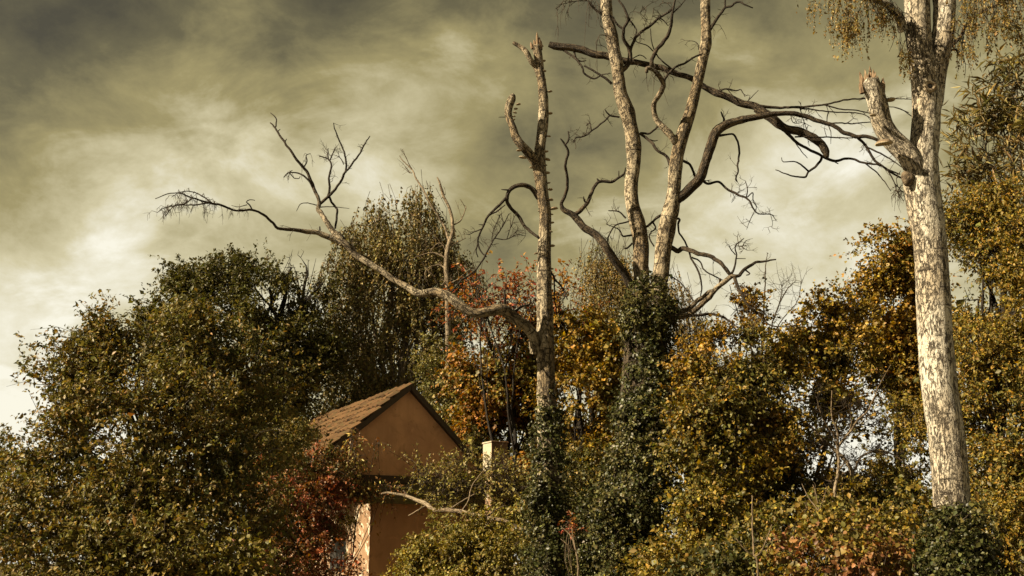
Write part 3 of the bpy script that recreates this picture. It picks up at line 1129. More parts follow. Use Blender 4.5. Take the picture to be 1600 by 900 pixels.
# splintered wood at the broken end
mw, t_ = new_mat('split_wood')
geo = t_.nodes.new('ShaderNodeNewGeometry')
mpn = t_.nodes.new('ShaderNodeMapping')
mpn.inputs['Scale'].default_value = (40, 40, 6)
t_.links.new(geo.outputs['Position'], mpn.inputs[0])
a = noise_tex(t_, mpn.outputs[0], 1.0, 4, 0.6)
finish(t_, ramp(t_, a, [(0.3, (0.03, 0.018, 0.010)), (0.5, (0.13, 0.085, 0.048)), (0.75, (0.27, 0.20, 0.125))]), 0.9, a, 0.6, 0.02)
M_SPLIT = mw
g = np.random.default_rng(5)
for (x, y, x1, y1, r) in ((1352, 138, 1343, 112, 5), (1347, 140, 1345, 122, 4), (1357, 132, 1351, 108, 3.4), (1362, 130, 1359, 103, 4.2), (1368, 132, 1364, 108, 4),
                          (1372, 136, 1371, 118, 4.6), (1377, 140, 1380, 121, 5), (1366, 134, 1368, 112, 3), (1359, 136, 1355, 116, 4), (1380, 146, 1382, 128, 3.4)):
    w = Wood()
    dpt = 11.77 + g.uniform(-0.09, 0.06)
    p0, p1 = P(x, y + 6, dpt), P(x1, y1, dpt + g.uniform(-0.02, 0.02))
    s = px(11.8, 120)
    w.tube([p0, p0.lerp(p1, 0.5) + Vector(g.normal(0, 0.006, 3)), p0.lerp(p1, 0.8), p1], [r * s, r * s * 0.9, r * s * 0.5, 0.002], 5, 0.03, 0.35, 0, int(x))
    o = w.build('splinter', M_SPLIT, e)
    o.data.polygons.foreach_set('use_smooth', np.zeros(len(o.data.polygons), bool))
# woodpecker hole with a raised rim, burl
def torus_blob(name, x, y, d, r, rr, mat, sq=1.0):
    c = P(x, y, d)
    s = px(d, y)
    n, k = 20, 8
    v, f = [], []
    for i in range(n):
        A = 2 * math.pi * i / n
        for j in range(k):
            B = 2 * math.pi * j / k
            q = r * s + rr * s * math.cos(B)
            wv = 1 + 0.08 * math.sin(3 * A + 1)
            v.append((c.x + q * math.cos(A) * wv, c.y + rr * s * math.sin(B) * 0.8, c.z + q * math.sin(A) * sq * wv))
    for i in range(n):
        for j in range(k):
            f.append((i * k + j, i * k + (j + 1) % k, ((i + 1) % n) * k + (j + 1) % k, ((i + 1) % n) * k + j))
    o = poly_mesh(name, v, f, mat, e)
    for p in o.data.polygons:
        p.use_smooth = True
    return o


mw, t_ = new_mat('knot_bark')
geo = t_.nodes.new('ShaderNodeNewGeometry')
a = noise_tex(t_, geo.outputs['Position'], 30, 4, 0.6)
finish(t_, ramp(t_, a, [(0.35, (0.11, 0.075, 0.045)), (0.6, (0.30, 0.25, 0.17))]), 0.85, a, 0.6, 0.02)
M_KNOT = mw
mw, t_ = new_mat('burl_bark')
geo = t_.nodes.new('ShaderNodeNewGeometry')
a = noise_tex(t_, geo.outputs['Position'], 24, 4, 0.6)
finish(t_, ramp(t_, a, [(0.35, (0.03, 0.02, 0.012)), (0.65, (0.12, 0.09, 0.055))]), 0.85, a, 0.8, 0.03)
M_LIMB_KNOT = mw
dk = 12.0 - 24.5 * px(12, 134)
torus_blob('knot_rim', 1453, 135, dk + 0.016, 6.8, 3.6, M_KNOT)
w = Wood()
c0 = P(1453, 135, dk + 0.010)
w.tube([c0 + Vector((0, 0.02, 0)), c0, c0 - Vector((0, 0.002, 0))], [0.028, 0.036, 0.034], 12, 0.02, cap=True)
w.build('knot_hole', M_VOID, e)
d_b = 11.97 - 0.16
torus_blob('burl', 1418, 279, 11.86, 3, 7.5, M_LIMB_KNOT, 1.2)
for (x, y, w_) in ((1381, 224, 25), (1392, 156, 13), (1364, 180, 9)):
    o = bpy.data.objects.new('bracket_fungus', FUNGUS)
    COL.objects.link(o)
    o.parent = e
    d_ = {1381: 11.74, 1392: 11.82, 1364: 11.7}[x]
    s = px(d_, y)
    o.location = P(x, y, d_) - e.location
    o.scale = (w_ * s * 0.6, w_ * s * 0.6, w_ * s * 0.62)
    o.rotation_euler = (0.1, 0.12, x)
w = ('limb', M_BIRCH)
tw_ = Wood()
c, _ = T1.limb([(1412, 48, 9), (1407, 37, 8), (1399, 22, 7), (1388, 10, 6.5), (1374, 2, 5), (1358, -8, 4), (1340, -25, 3), (1322, -40, 2)], wood=w, dd=-0.5)
c2, _ = T1.limb([(1478, 74, 5), (1484, 72, 4), (1500, 61, 3.5), (1509, 43, 3), (1521, 29, 2.5), (1540, 16, 2), (1565, 4, 1.5), (1590, -10, 1)], wood=w, dd=-0.4)
c3, _ = T1.limb([(1484, 80, 2.5), (1492, 78, 2), (1503, 92, 1.2)], wood=w, dd=-0.1)
hanging(tw_, c, 40, 0.45, g, 0.004)
hanging(tw_, c2, 50, 0.4, g, 0.004)
tw_.build('twigs', M_TWIG, e, 'stuff')
foliage(e, [(1345, 12, 11.7, 36, 34, 0.35), (1330, 35, 11.7, 22, 26, 0.3), (1378, 18, 11.8, 16, 20, 0.2), (1320, -20, 11.6, 50, 40, 0.5)], 230, 16, 0.036, BIRCHLEAF, 301,
        spl=0.15, style='weep', gap=0.36, twig=0.7, twig_r=0.0016, name='foliage', gapscale=0.25)
foliage(e, [(1520, 20, 11.7, 32, 26, 0.3), (1570, 22, 11.6, 34, 30, 0.3), (1500, 72, 11.7, 14, 16, 0.12), (1560, -20, 11.7, 60, 30, 0.5), (1508, 82, 11.8, 8, 10, .1),
            (1592, 45, 11.6, 12, 26, .2)], 230, 16, 0.036, BIRCHLEAF, 302, spl=0.18, style='weep', gap=0.36, twig=0.7, twig_r=0.0016, name='foliage', gapscale=0.25)
foliage(e, [(1411, 80, 11.8, 9, 20, 0.08), (1416, 105, 11.8, 5, 10, 0.06)], 26, 10, 0.034, BIRCHLEAF, 303, spl=0.12, style='weep', gap=0.2, twig=0.6, twig_r=0.0016, name='foliage')

# ================================================================== MIDDLE DEAD TRUNK
b = P(858, 878, 18.0)
e = empty('dead_tree', (b.x, b.y, 0), 'slender dead birch trunk studded with bracket fungi and one long left limb', 'tree')
T2 = Traced(e, 18.0, 202)
T2.limb([(860, 1050, 28), (858, 880, 21), (857, 760, 18), (855, 660, 15.5), (853, 580, 14), (852, 540, 14), (851, 473, 12.5), (850, 400, 11.5), (852, 340, 10),
         (848, 307, 10.5), (845, 280, 10.5), (843, 262, 11.5), (843, 245, 10), (844, 228, 8.8), (849, 185, 9), (848, 141, 7.7), (844, 112, 7.2),
         (842, 95, 7.5), (838.5, 72, 7.6)], 'trunk', M_DEAD, 28, 0.10, step=0.05, dd=0.0, d0=18.0, amp=0.0)
s = px(18, 60)
for (x, y, x1, y1, r) in ((832, 76, 829, 66, 3), (836, 74, 834, 62, 3), (840, 74, 839, 50, 3.4), (843, 76, 843, 58, 3), (845, 78, 846, 64, 2.6)):
    w = Wood()
    p0, p1 = P(x, y, 17.97), P(x1, y1, 17.97)
    w.tube([p0, p0.lerp(p1, 0.6), p1], [r * s, r * s * 0.8, 0.004], 5, 0.04, 0.3, 0, int(x))
    w.build('splinter', M_SPLIT, e)
T2.limb([(843, 118, 6.5), (838, 108, 5.8), (831, 98, 5.5), (821, 80, 5), (812, 72, 4.5), (802, 67, 3.4)], 'limb', M_DEAD, 12, 0.15, dd=-0.12)
T2.limb([(846, 268, 9), (836, 254, 9), (825.5, 239, 8), (812.5, 225, 7.5), (802, 206, 6.6), (796.6, 187, 6), (797, 170, 6.5), (802, 155, 6.5), (802.5, 148, 4.5)],
        'limb', M_DEAD, 16, 0.12, dd=-0.35)
T2.limb([(843, 309, 6), (835.6, 303, 5.5), (827, 293, 4.6), (815, 290, 4.6), (798, 296, 4), (791, 309, 3.8), (796, 323.6, 3.3), (812.5, 341, 3.2), (824, 357, 3),
         (842, 372, 2.6)], 'limb', M_LIMB, 10, 0.15, dd=0.0)
T2.limb([(838, 550, 10.9), (832, 524, 8.8), (818.7, 510.7, 9.2), (802.7, 500, 9.7), (786.7, 487, 10.1), (773, 484, 9.2), (760, 486.7, 8.0), (741, 489, 7.6), (722.7, 477, 8.0),
         (701, 464, 8.0), (680, 457, 7.6), (653, 456, 6.3), (637, 449, 5.9), (616, 436, 5.5), (592, 421, 5.9), (568, 405, 5.9), (546.7, 389, 6.3), (536, 382, 6.7),
         (520, 374.7, 5.9), (496, 363, 5.0), (480.7, 361, 4.6), (459, 358.7, 3.4), (435, 357, 2.9), (427, 349, 2.5), (411, 336, 2.4), (394, 328, 2.2), (368.7, 329, 2.0),
         (347, 321, 2.2), (328.7, 317, 2.0), (310, 312, 1.7), (294, 306.7, 1.4), (280.7, 302, 1.2), (262, 302.7, 1.0), (243, 310.7, 0.8)],
        'limb', M_DEAD, 16, 0.12, step=0.06, dd=-0.9)
T2.limb([(536, 382, 7.5), (530.7, 370.7, 7), (520, 360, 5.5), (508, 342.7, 5), (496, 326.7, 4.5), (499, 316, 3.5), (492.7, 298.7, 3.2), (483, 277, 3), (472.7, 261, 2.8),
         (462, 248, 2.5), (451, 232, 2.3), (440.7, 216, 2), (430, 200, 1.8), (422.5, 192, 1.2)], 'limb', M_DEAD, 10, 0.15, dd=0.25)
w = ('branch', M_LIMB)
C = []
for pts in ([(497, 321, 3.4), (512.7, 306.7, 3), (529, 289, 2.6), (537, 274.7, 2.4), (544, 264, 2.2), (557, 248, 2), (568, 229, 1.6), (578, 213, 1.1)],
            [(512.7, 306.7, 2.6), (514, 296, 2.2), (514, 277, 2), (517.5, 261, 1.8), (513, 249, 1.6), (499, 244, 1)],
            [(513, 249, 1.5), (512.5, 240, 1.2), (512.7, 232, .9)], [(515, 252, 1.4), (519, 242, 1.2), (524.7, 230.7, .9)],
            [(540, 270, 2), (541, 250.7, 1.8), (537, 237, 1.6), (530.7, 221, 1.4), (524, 205, 1.2), (521, 192, .8)],
            [(537, 257, 1), (533, 248, .9), (528, 244, .7)],
            [(513, 305, 2.4), (519, 316, 2.2), (525, 325, 2.2), (526.7, 331, 2.2), (522.7, 357, 2)],
            [(431, 198, 1.4), (432, 187, 1.2), (428.7, 181, 1.1), (422.5, 176, .8)], [(434, 205, 1), (438, 202, .7)], [(445, 222, 1.2), (448, 217, .8)],
            [(490, 296, 2), (480.7, 280, 2), (467, 270.7, 1.6), (451, 270, 1.2), (443, 277, .8)], [(452, 270, 1.1), (460, 278, 1), (467, 279, .8), (469, 275, .6)],
            [(452, 269, 1), (457, 266, .7)], [(474, 262, 1.3), (480, 252, 1.1), (478, 243, .9), (485, 240, .6)],
            [(496, 321, 1.2), (480.7, 317, 1), (470, 318.7, .9), (463, 330, .5)], [(498, 324, 1.2), (514.7, 322.7, 1), (530, 324, .8), (546, 326, .5)],
            [(500, 362, 1.6), (499.5, 354, 1.4)],
            [(328.7, 317, 1.8), (304.7, 320, 1.5), (278, 321, 1.1), (256.7, 325, .9), (246, 332, .6)], [(332, 318, 1.4), (318, 308, 1.3), (302, 300, 1.1), (283, 300, .9), (268, 308, .6)],
            [(300, 309, 1.1), (290, 318, 1), (272, 322, .8), (258, 338, .6)], [(394, 328, 1.5), (390, 320, 1.3), (385, 316, 1.2), (390, 312, 1), (398, 313, .7)],
            [(386, 320, 1), (372, 323, .8), (362, 321, .5)],
            [(791, 309, 3), (778, 322, 3), (763, 338, 2.5), (756, 352.5, 2.3), (749, 367, 2), (746, 378.5, 2), (752, 393, 1.5), (760, 401.6, 1)],
            [(752, 358, 1.3), (742, 362, 1.2), (731.6, 367, .9)], [(765, 336, 1.6), (780, 328, 1.5), (789, 320, 1)], [(758, 351, 1.1), (748, 351, .8)], [(798, 296, 2), (790, 297, 1.6), (783.6, 296, 1)],
            [(747, 380, 1.5), (744, 392, 1.3), (747, 402, 1)],
            [(791, 183, .9), (785, 183, .8), (779, 183, .6)],
            [(860, 422.7, 2.2), (866.7, 436, 2), (877, 446.7, 1.7), (886.7, 468, 1)], [(866, 434, 1.6), (866.7, 468, 1.3), (870.7, 494.7, .8)],
            [(706.7, 455, 1.8), (720, 438, 1.7), (733, 430.7, 1.7), (749, 414.7, 1.6), (762.7, 390.7, 1.5), (773, 372, 1.4), (784, 356, 1.2), (790, 345, 1), (795, 334, .7)],
            [(773, 372, 1.2), (785, 374, 1.1), (794.7, 373, 1), (808, 366.7, .9), (821, 368.8, .5)], [(792, 373, .9), (797, 358, .8), (803, 340, .6)],
            [(768, 381, 1), (770.7, 361, .9), (777, 346, .8), (781, 335, .5)], [(784, 356, .9), (786, 346, .7), (783, 336, .5)], [(800, 370, .8), (808, 360, .5)],
            [(753, 408, 1.2), (768, 380, 1.1), (780, 362, .8)],
            [(788, 478, 3), (789, 466, 2.6), (787, 452, 1.8)], [(800, 494, 3), (812, 480, 2.6), (828, 475, 2)], [(770, 478, 1.2), (764, 470, 1), (755, 462, .6)],
            [(760, 496, 1.2), (758, 520, 1.1), (762, 535, 1), (757, 552, .9), (757, 575, .6)], [(790, 500, 1), (782, 515, .9), (775, 522, .6)]):
    c, r = T2.limb(pts, wood=w, sides=6, rough=0.1)
    C.append(c)
w = Wood()
g = np.random.default_rng(21)
for i in (17, 18, 19):
    hanging(w, C[i], 26, 0.30, g, 0.003, 2, 0.9, 0.5)
hanging(w, [list(P(x, y, 17.1)) for x, y in ((345, 321), (335, 318), (325, 316), (312, 313), (300, 309))], 16, 0.3, g, 0.003)
hanging(w, [list(P(x, y, 17.2)) for x, y in ((362, 326), (368, 328), (374, 327))], 9, 0.32, g, 0.003)
hanging(w, C[10][-6:], 8, 0.22, g, 0.003)
hanging(w, C[13], 6, 0.25, g, 0.003)
for i in (0, 1, 4, 22, 31, 33, 34):
    spurs(w, C[i], 4, 0.15, g, 0.0048, 1)
for c in C[:6] + C[22:24] + C[31:38]:
    spurs(w, c[len(c) // 4:], 6, 0.26, g, 0.0032, 2)
LIMB2 = [list(P(x, y, 17.6)) for x, y in ((720, 474), (690, 458), (660, 454), (620, 438), (590, 420), (560, 400), (500, 362), (460, 358))]
spurs(w, LIMB2, 16, 0.35, g, 0.0036, 2)
w.build('twigs', M_TWIG, e, 'stuff')
fungi(T2, [(859, 143, 8, 1), (859, 177, 8, 1), (857, 213, 7, 1), (852, 237, 9, 1), (855, 249, 9, 1), (855, 270, 8, 1), (857, 286, 6, 1), (860, 296, 7, 1), (860, 312, 9, 1),
           (865, 326, 12, 1), (862.5, 348, 7, 1), (863, 384, 8, 1), (838, 396, 7, -1), (817, 246, 11, -1), (811, 235, 8, -1), (832, 262, 9, -1), (810, 163, 7, 1),
           (806, 170, 6, 1), (804.5, 176, 6, 1), (803, 182, 5, 1), (802.5, 187, 5, 1), (811, 215, 6, 1), (850, 111, 7, 1), (850, 124, 6, 1), (846.5, 72, 6, 1), (850, 95, 5, 1),
           (862, 335, 5, 1), (861, 362, 5, 1), (862, 420, 6, 1), (862, 462, 7, 1), (843, 330, 5, -1), (808, 513, 9, -1), (860, 568, 6, 1), (836, 258, 6, -1), (852, 258, 6, 1)])

# ================================================================== TWIN-STEMMED DEAD BIRCH
b = P(1005, 878, 17.0)
e = empty('twin_birch', (b.x, b.y, 0), 'twin-stemmed dying birch rising bare above a thick ivy-clad base', 'tree')
T3 = Traced(e, 17.0, 303)
T3.limb([(985, 1070, 50), (990, 880, 40), (1000, 700, 36), (1008, 560, 33), (1012, 490, 30), (1012, 455, 24)], 'trunk', M_LIMB, 20, 0.12, step=0.12, dd=0.0, amp=0)
T3.limb([(1008, 478, 16), (1002, 436, 12.5), (1001, 380, 12.5), (996, 350, 12.6), (988, 320, 11.3), (986, 290, 11.5), (990, 260, 11.5), (989.5, 227, 12), (986, 200, 11.5), (979, 173, 12.4),
         (970, 147, 11.5), (966, 120, 10.3), (964, 99, 11), (959.5, 80, 10.3), (955, 53, 10.6), (948.7, 27, 9.4), (947, 0, 10), (941, -90, 8), (934, -200, 5), (930, -290, 2)],
        'stem', M_DEAD, 28, 0.10, step=0.05, d0=17.1, dd=0.35, amp=0.2)
T3.limb([(1022, 480, 17), (1032, 433, 12.6), (1036, 393, 13), (1043, 353, 13.3), (1048.5, 326, 13), (1053, 300, 11), (1056, 260, 11.5), (1062, 227, 11.2), (1070, 200, 11), (1079, 173, 9.6),
         (1089, 133, 8.8), (1098, 93, 8.8), (1103, 67, 9.6), (1103, 40, 8.2), (1102, 0, 8.4), (1101, -90, 6.5), (1098, -200, 4), (1096, -280, 2)],
        'stem', M_DEAD, 28, 0.10, step=0.05, d0=16.85, dd=-0.4, amp=0.2)
T3.limb([(1048, 328, 9), (1057, 311, 9), (1070.7, 300, 8.7), (1089, 281, 8.7), (1100, 257, 8), (1108, 236, 8), (1121, 211, 8.4), (1134.7, 197, 7.5), (1153, 188, 6.5), (1172, 184, 6),
         (1190.7, 181, 5.5), (1217, 177, 5), (1249, 178.7, 4.5), (1273, 185, 4.5), (1297, 193, 4), (1317, 205, 4), (1338.7, 212, 4), (1360, 214.7, 3.6), (1380, 224, 3),
         (1400, 232, 2)], 'limb', M_LIMB, 16, 0.12, dd=-0.6, amp=0.3)
T3.limb([(985, 446, 7.5), (974.7, 428, 7), (961, 409, 7), (945, 388, 7), (932, 369, 6.5), (913, 356, 6.5), (897, 340, 6), (881, 328, 5), (878.7, 318.7, 3.5), (885, 297, 3), (886.7, 281, 2.8),
         (884, 260, 2.6), (888, 238.7, 2.5), (881, 222.7, 2), (876, 217, 1.2)], 'limb', M_LIMB, 14, 0.14, dd=-0.6)
T3.limb([(1060, 228, 7), (1050.7, 216, 6.5), (1041, 202.7, 6), (1028, 189, 5.6), (1022.7, 173, 5.3), (1024, 160, 5), (1032, 146.7, 5), (1034.7, 130.7, 5), (1028, 117, 4.8), (1020, 109, 4.5),
         (1011, 107, 4), (1011, 113, 3)], 'limb', M_DEAD, 12, 0.15, dd=-0.5)
T3.limb([(1014, 108, 3), (1019, 98, 4), (1025, 82.7, 4), (1036, 66.7, 3.8), (1044, 54.7, 3.5), (1049, 40, 3), (1050.7, 21, 2.5), (1053, 8, 2), (1057, -8, 1.6), (1062, -40, 1)], 'limb', M_LIMB, 10, 0.15, dd=-0.2)
T3.limb([(968, 112, 5.5), (974.7, 106.7, 5), (984, 96, 5), (985, 80, 4), (977, 64, 3.3), (974.7, 48, 3), (981, 29, 2.6), (974.7, 10.7, 2.2), (965, -4, 1.8), (958, -40, 1)], 'limb', M_LIMB, 10, 0.15, dd=-0.3)
T3.limb([(1040, 386, 6), (1050, 389, 5), (1061, 394, 5), (1069, 389, 4.5), (1088, 394.7, 4.3), (1106.7, 398.7, 4.2), (1122.7, 406.7, 4), (1133, 418.7, 3.8), (1142.7, 430, 3.6),
         (1154.7, 432, 3.4), (1165, 420, 3.2), (1178.7, 412, 2.8), (1194.7, 408, 2.2), (1213, 406, 1.3)], 'limb', M_LIMB, 10, 0.15, dd=-0.6)
T3.limb([(1035, 497, 8), (1048, 495, 6), (1072, 493, 5.5), (1090.7, 481, 5), (1104, 468, 5), (1117, 454.7, 5), (1130.7, 444, 5), (1143, 433, 4.6), (1152, 432, 3)], 'limb', M_DEAD, 12, 0.15, dd=-0.5)
T3.limb([(1035, 490, 7), (1050, 488, 5), (1080, 481, 4.5), (1093, 468, 4.5), (1106.7, 457, 4), (1122, 449, 3.5), (1124, 436, 2.4)], 'limb', M_DEAD, 10, 0.15, dd=-0.3)
w = ('branch', M_LIMB)
C = []
for pts in ([(1105, 52, 4), (1109, 45, 3.5), (1122.7, 26.7, 2.8), (1132, 12, 2.4), (1142.7, 9, 2.2), (1153, 3, 2), (1164, 7, 1.6), (1176, 12, 1.1)], [(1133, 11, 2), (1134, -4, 1.6), (1137, -22, 1)],
            [(1036, 128, 2.8), (1044, 114.7, 2.5), (1054.7, 105, 2.2), (1070.7, 98.7, 2), (1086.7, 88, 1.8), (1096, 84, 1.5)], [(1092, 78, 1), (1090, 68, .9), (1082, 64, .7), (1074, 65, .4)],
            [(975, 47, 2.4), (964, 37, 2.4), (958, 27, 2.2), (952, 27, 2)], [(985, 80, 3), (990.7, 64, 3), (1001, 50.7, 2.8), (1017, 40, 2.6), (1030.7, 28, 2.4), (1046.7, 17, 2), (1053, 10, 1.5)],
            [(1030.7, 28, 1.3), (1038, 33, 1.2), (1044, 40, .8)], [(981, 29, 1.5), (988, 37, 1.4), (994.7, 48, 1.2), (991, 58, .9)],
            [(1052, 20, 1.5), (1062, 10, 1.2), (1072, -2, .8)],
            [(950, 31, 3), (934.7, 18.7, 2.4), (917, 0, 1.8), (905, -14, 1.2)], [(917, 1, 1.3), (900, 2, 1.1), (880, 6, .8), (868, 14, .5)],
            [(968, 183, 2.2), (952, 180, 1.8), (945, 170.7, 1)], [(952, 181, 1.8), (942.7, 190.7, 1.8), (926.7, 202.7, 1.8), (913, 213, 1.6), (900, 214.7, 1.4), (896, 222.7, 1)],
            [(924, 204, 1.2), (922, 192, 1.1), (916, 196, .8)], [(922, 192, .9), (918, 187, .6)],
            [(956, 131, 3), (940, 118.7, 2.4), (926, 110, 2), (913, 102.7, 1.6)],
            [(883, 226, 1.8), (888.8, 218.7, 1.8), (888, 205, 1.2)],
            [(894, 337, 5), (905, 330.7, 4.5), (917, 318.7, 4), (924, 302.7, 3.5), (936, 284, 3.2), (956, 284, 2.8), (964, 278.7, 2.4), (974.7, 270.7, 2), (977, 262, 1)],
            [(916, 318, 2), (913, 312, 1.8), (912, 307, 1)], [(967, 277, 1.3), (967, 267, .9)], [(936, 284, 2.4), (933, 279, 1.3)],
            [(978, 341, 2), (966.7, 330.7, 1.6), (950.7, 329, 1)], [(982, 346, 1.8), (961, 353, 1.5), (950.7, 369, 1.2), (948, 382, .8)], [(990, 367, 2.2), (973, 369, 1.8), (966.7, 358.7, 1.2), (947, 350, .7)],
            [(988, 380, 2), (980, 388, 1.8), (975, 388, 1.2)],
            [(1005, 354, 3), (1012, 354, 2.6), (1020, 347, 2.5), (1034, 334, 2.2)], [(1020, 347, 2), (1024, 356, 1.6), (1017, 362, 1.2)], [(1022, 385, 1.6), (1014, 370, 1.6), (1018, 364, 1.2)],
            [(1000, 208, 3.2), (1012, 218.7, 3), (1022.7, 229, 2.8), (1030.7, 237, 2.8), (1041, 245, 3), (1046, 258, 3.2)], [(1001, 208, 2.4), (1014.7, 208, 2.2), (1028, 198.7, 1.8), (1033, 194, 1.4)],
            [(1014, 218, 1.6), (1022, 220, 1.3), (1028, 219, .8)],
            [(1132, 196, 2.6), (1130.7, 186.7, 2.4), (1126.7, 174.7, 1.3)], [(1124, 212, 3), (1134.7, 210.7, 2.2), (1145, 210, 2), (1152, 220, 2), (1155.5, 237, 2), (1153, 258.7, 1.8), (1152.8, 269, 1.6), (1149, 280, 1.6), (1152, 284, .8)],
            [(1094, 276, 3.2), (1105, 287.5, 2.6), (1124, 284.8, 2.6), (1137, 296, 2.6), (1153, 305, 2.4), (1166.7, 309, 2.2), (1174.7, 322.7, 1.8), (1180, 330.7, 1.4), (1190.7, 334.7, 1.1), (1204, 334.7, .9), (1213, 344, .6)],
            [(1166, 308, 1.3), (1168, 296, 1.2), (1165, 282.7, .8)], [(1168, 308, 1.3), (1176, 301, 1.2), (1177, 314.7, .9), (1182, 324, .7), (1178, 331, .6)], [(1178, 332, .9), (1172, 344, .8), (1166.7, 358.7, .5)], [(1204, 335, .7), (1207, 348, .5), (1206, 356, .4)],
            [(1139, 297, 1), (1148, 300, .9), (1157, 306, .6)],
            [(1064, 250, 3), (1070.7, 253, 3), (1081, 260, 2.6), (1087, 276, 2.4)],
            [(1338.7, 213, 3), (1352, 228, 2.6), (1365, 249, 2.4), (1378.7, 260, 2.2), (1402.7, 276, 1.8), (1420, 282, 1)], [(1352, 229, 1.9), (1373, 238.7, 1.8), (1392, 249, 1.4), (1410, 262, .9)],
            [(1297, 193, 1.6), (1315, 192, 1.5), (1333, 193, 1.4), (1364, 190.7, 1.1)], [(1386, 264, 1.5), (1397, 285, 1.2), (1402, 300, 1), (1412, 314, .7)], [(1397, 286, .9), (1405, 294, .8), (1410, 300, .5)],
            [(1142, 432, 2.6), (1148, 414.7, 2), (1150.7, 401, 1.6), (1149, 385, 1.3), (1162.7, 372, .8)], [(1149, 398, 1.1), (1143, 391, 1), (1138.7, 383, .7)], [(1150, 404, 1), (1165, 404, .7)],
            [(1151, 384, .9), (1160, 386, .8), (1167, 391, .5)],
            [(1148, 434, 4), (1150, 440, 3.5), (1157, 457, 3.3), (1170.7, 478.7, 3), (1186.7, 493, 2.4), (1202.7, 508, 1.6), (1221, 510.7, 1.2), (1240, 509, .7)],
            [(1072, 493, 3.2), (1093, 493, 3), (1114.7, 490.7, 2.8), (1138.7, 501, 2), (1152, 518.7, 1.2)],
            [(1058, 342, 2.6), (1062, 343, 2.4), (1060, 361, 2), (1072, 380, 1.8), (1080, 404, 2), (1090.7, 422.7, 2), (1096, 446.7, 1.6), (1094.7, 462.7, 1.1)],
            [(1081, 402, 1.8), (1093, 409, 1.6), (1101, 422.7, 1.5), (1120, 433, 1.5), (1130, 438, 1)],
            [(1074.7, 494.7, 1.3), (1078.7, 526.7, 1.1), (1080, 577, .7)], [(1165, 422, 1.8), (1172, 428, 1.6), (1166, 430, 1)],
            [(1045, 430, 1.6), (1062, 440, 1.2), (1072, 452, 1), (1084, 470, .8)]):
    c, r = T3.limb(pts, wood=w, sides=6, rough=0.1)
    C.append(c)
w = Wood()
g = np.random.default_rng(31)
for i in (10, 9):
    hanging(w, C[i], 10, 0.5, g, 0.0042, 2)
hanging(w, [list(P(x, y, 16.8)) for x, y in ((920, 5), (938, 40), (945, 55), (932, 70))], 12, 0.6, g, 0.004, 1)
hanging(w, [list(P(x, y, 16.9)) for x, y in ((985, 30), (1000, 20), (1010, 10), (1020, 25), (1035, 5), (1000, 50), (1012, 40))], 26, 0.35, g, 0.0042, 3, 0.2, 1.0)
hanging(w, [list(P(x, y, 17.0)) for x, y in ((1010, 104), (1018, 108), (1030, 112), (1000, 100))], 16, 0.4, g, 0.0038, 1)
hanging(w, [list(P(x, y, 16.9)) for x, y in ((1105, 45), (1115, 38), (1120, 30))], 6, 0.3, g, 0.0038, 1)
spurs(w, C[12], 12, 0.22, g, 0.0048, 2)
spurs(w, C[33], 10, 0.22, g, 0.0048, 2)
for i in (5, 2, 17, 22, 40, 44, 48, 50):
    spurs(w, C[i], 6, 0.22, g, 0.0048, 2)
hanging(w, C[44], 8, 0.3, g, 0.004, 2)
hanging(w, C[50], 14, 0.3, g, 0.004, 2)
hanging(w, C[49], 10, 0.3, g, 0.004, 2)
for c in C:
    if len(c) > 6:
        spurs(w, c[len(c) // 3:], 4, 0.24, g, 0.0032, 2)
w.build('twigs', M_TWIG, e, 'stuff')

# ---- broken limb lodged across the stems
b = P(860, 70, 17.5)
e = empty('broken_limb', b, 'long broken limb lodged high across the twin birch stems', 'branch')
T4 = Traced(e, 17.55, 404)
T4.limb([(858, 69, 5.6), (866, 71, 6.4), (876, 73, 6.5), (892, 74.7, 6), (913, 78.7, 6.5), (940, 85, 6.3), (977, 93, 6), (998.7, 97, 5.6), (1025, 102.7, 5.6), (1052, 113, 5.5),
         (1078.7, 122.7, 5.5), (1100, 134.7, 5.6), (1118.7, 146.7, 6), (1137, 153, 6), (1168, 164, 6.6), (1186.7, 173, 6.4), (1208, 188, 6.4), (1226.7, 198.7, 6.6), (1248, 205, 7),
         (1269, 216, 7), (1285, 228, 7), (1291, 240, 6.5), (1292, 247, 3.6)], 'main_stem', M_LIMB, 16, 0.14, step=0.06, d0=17.6, dd=-0.5, amp=0.1)
w = ('branch', M_LIMB)
C = []
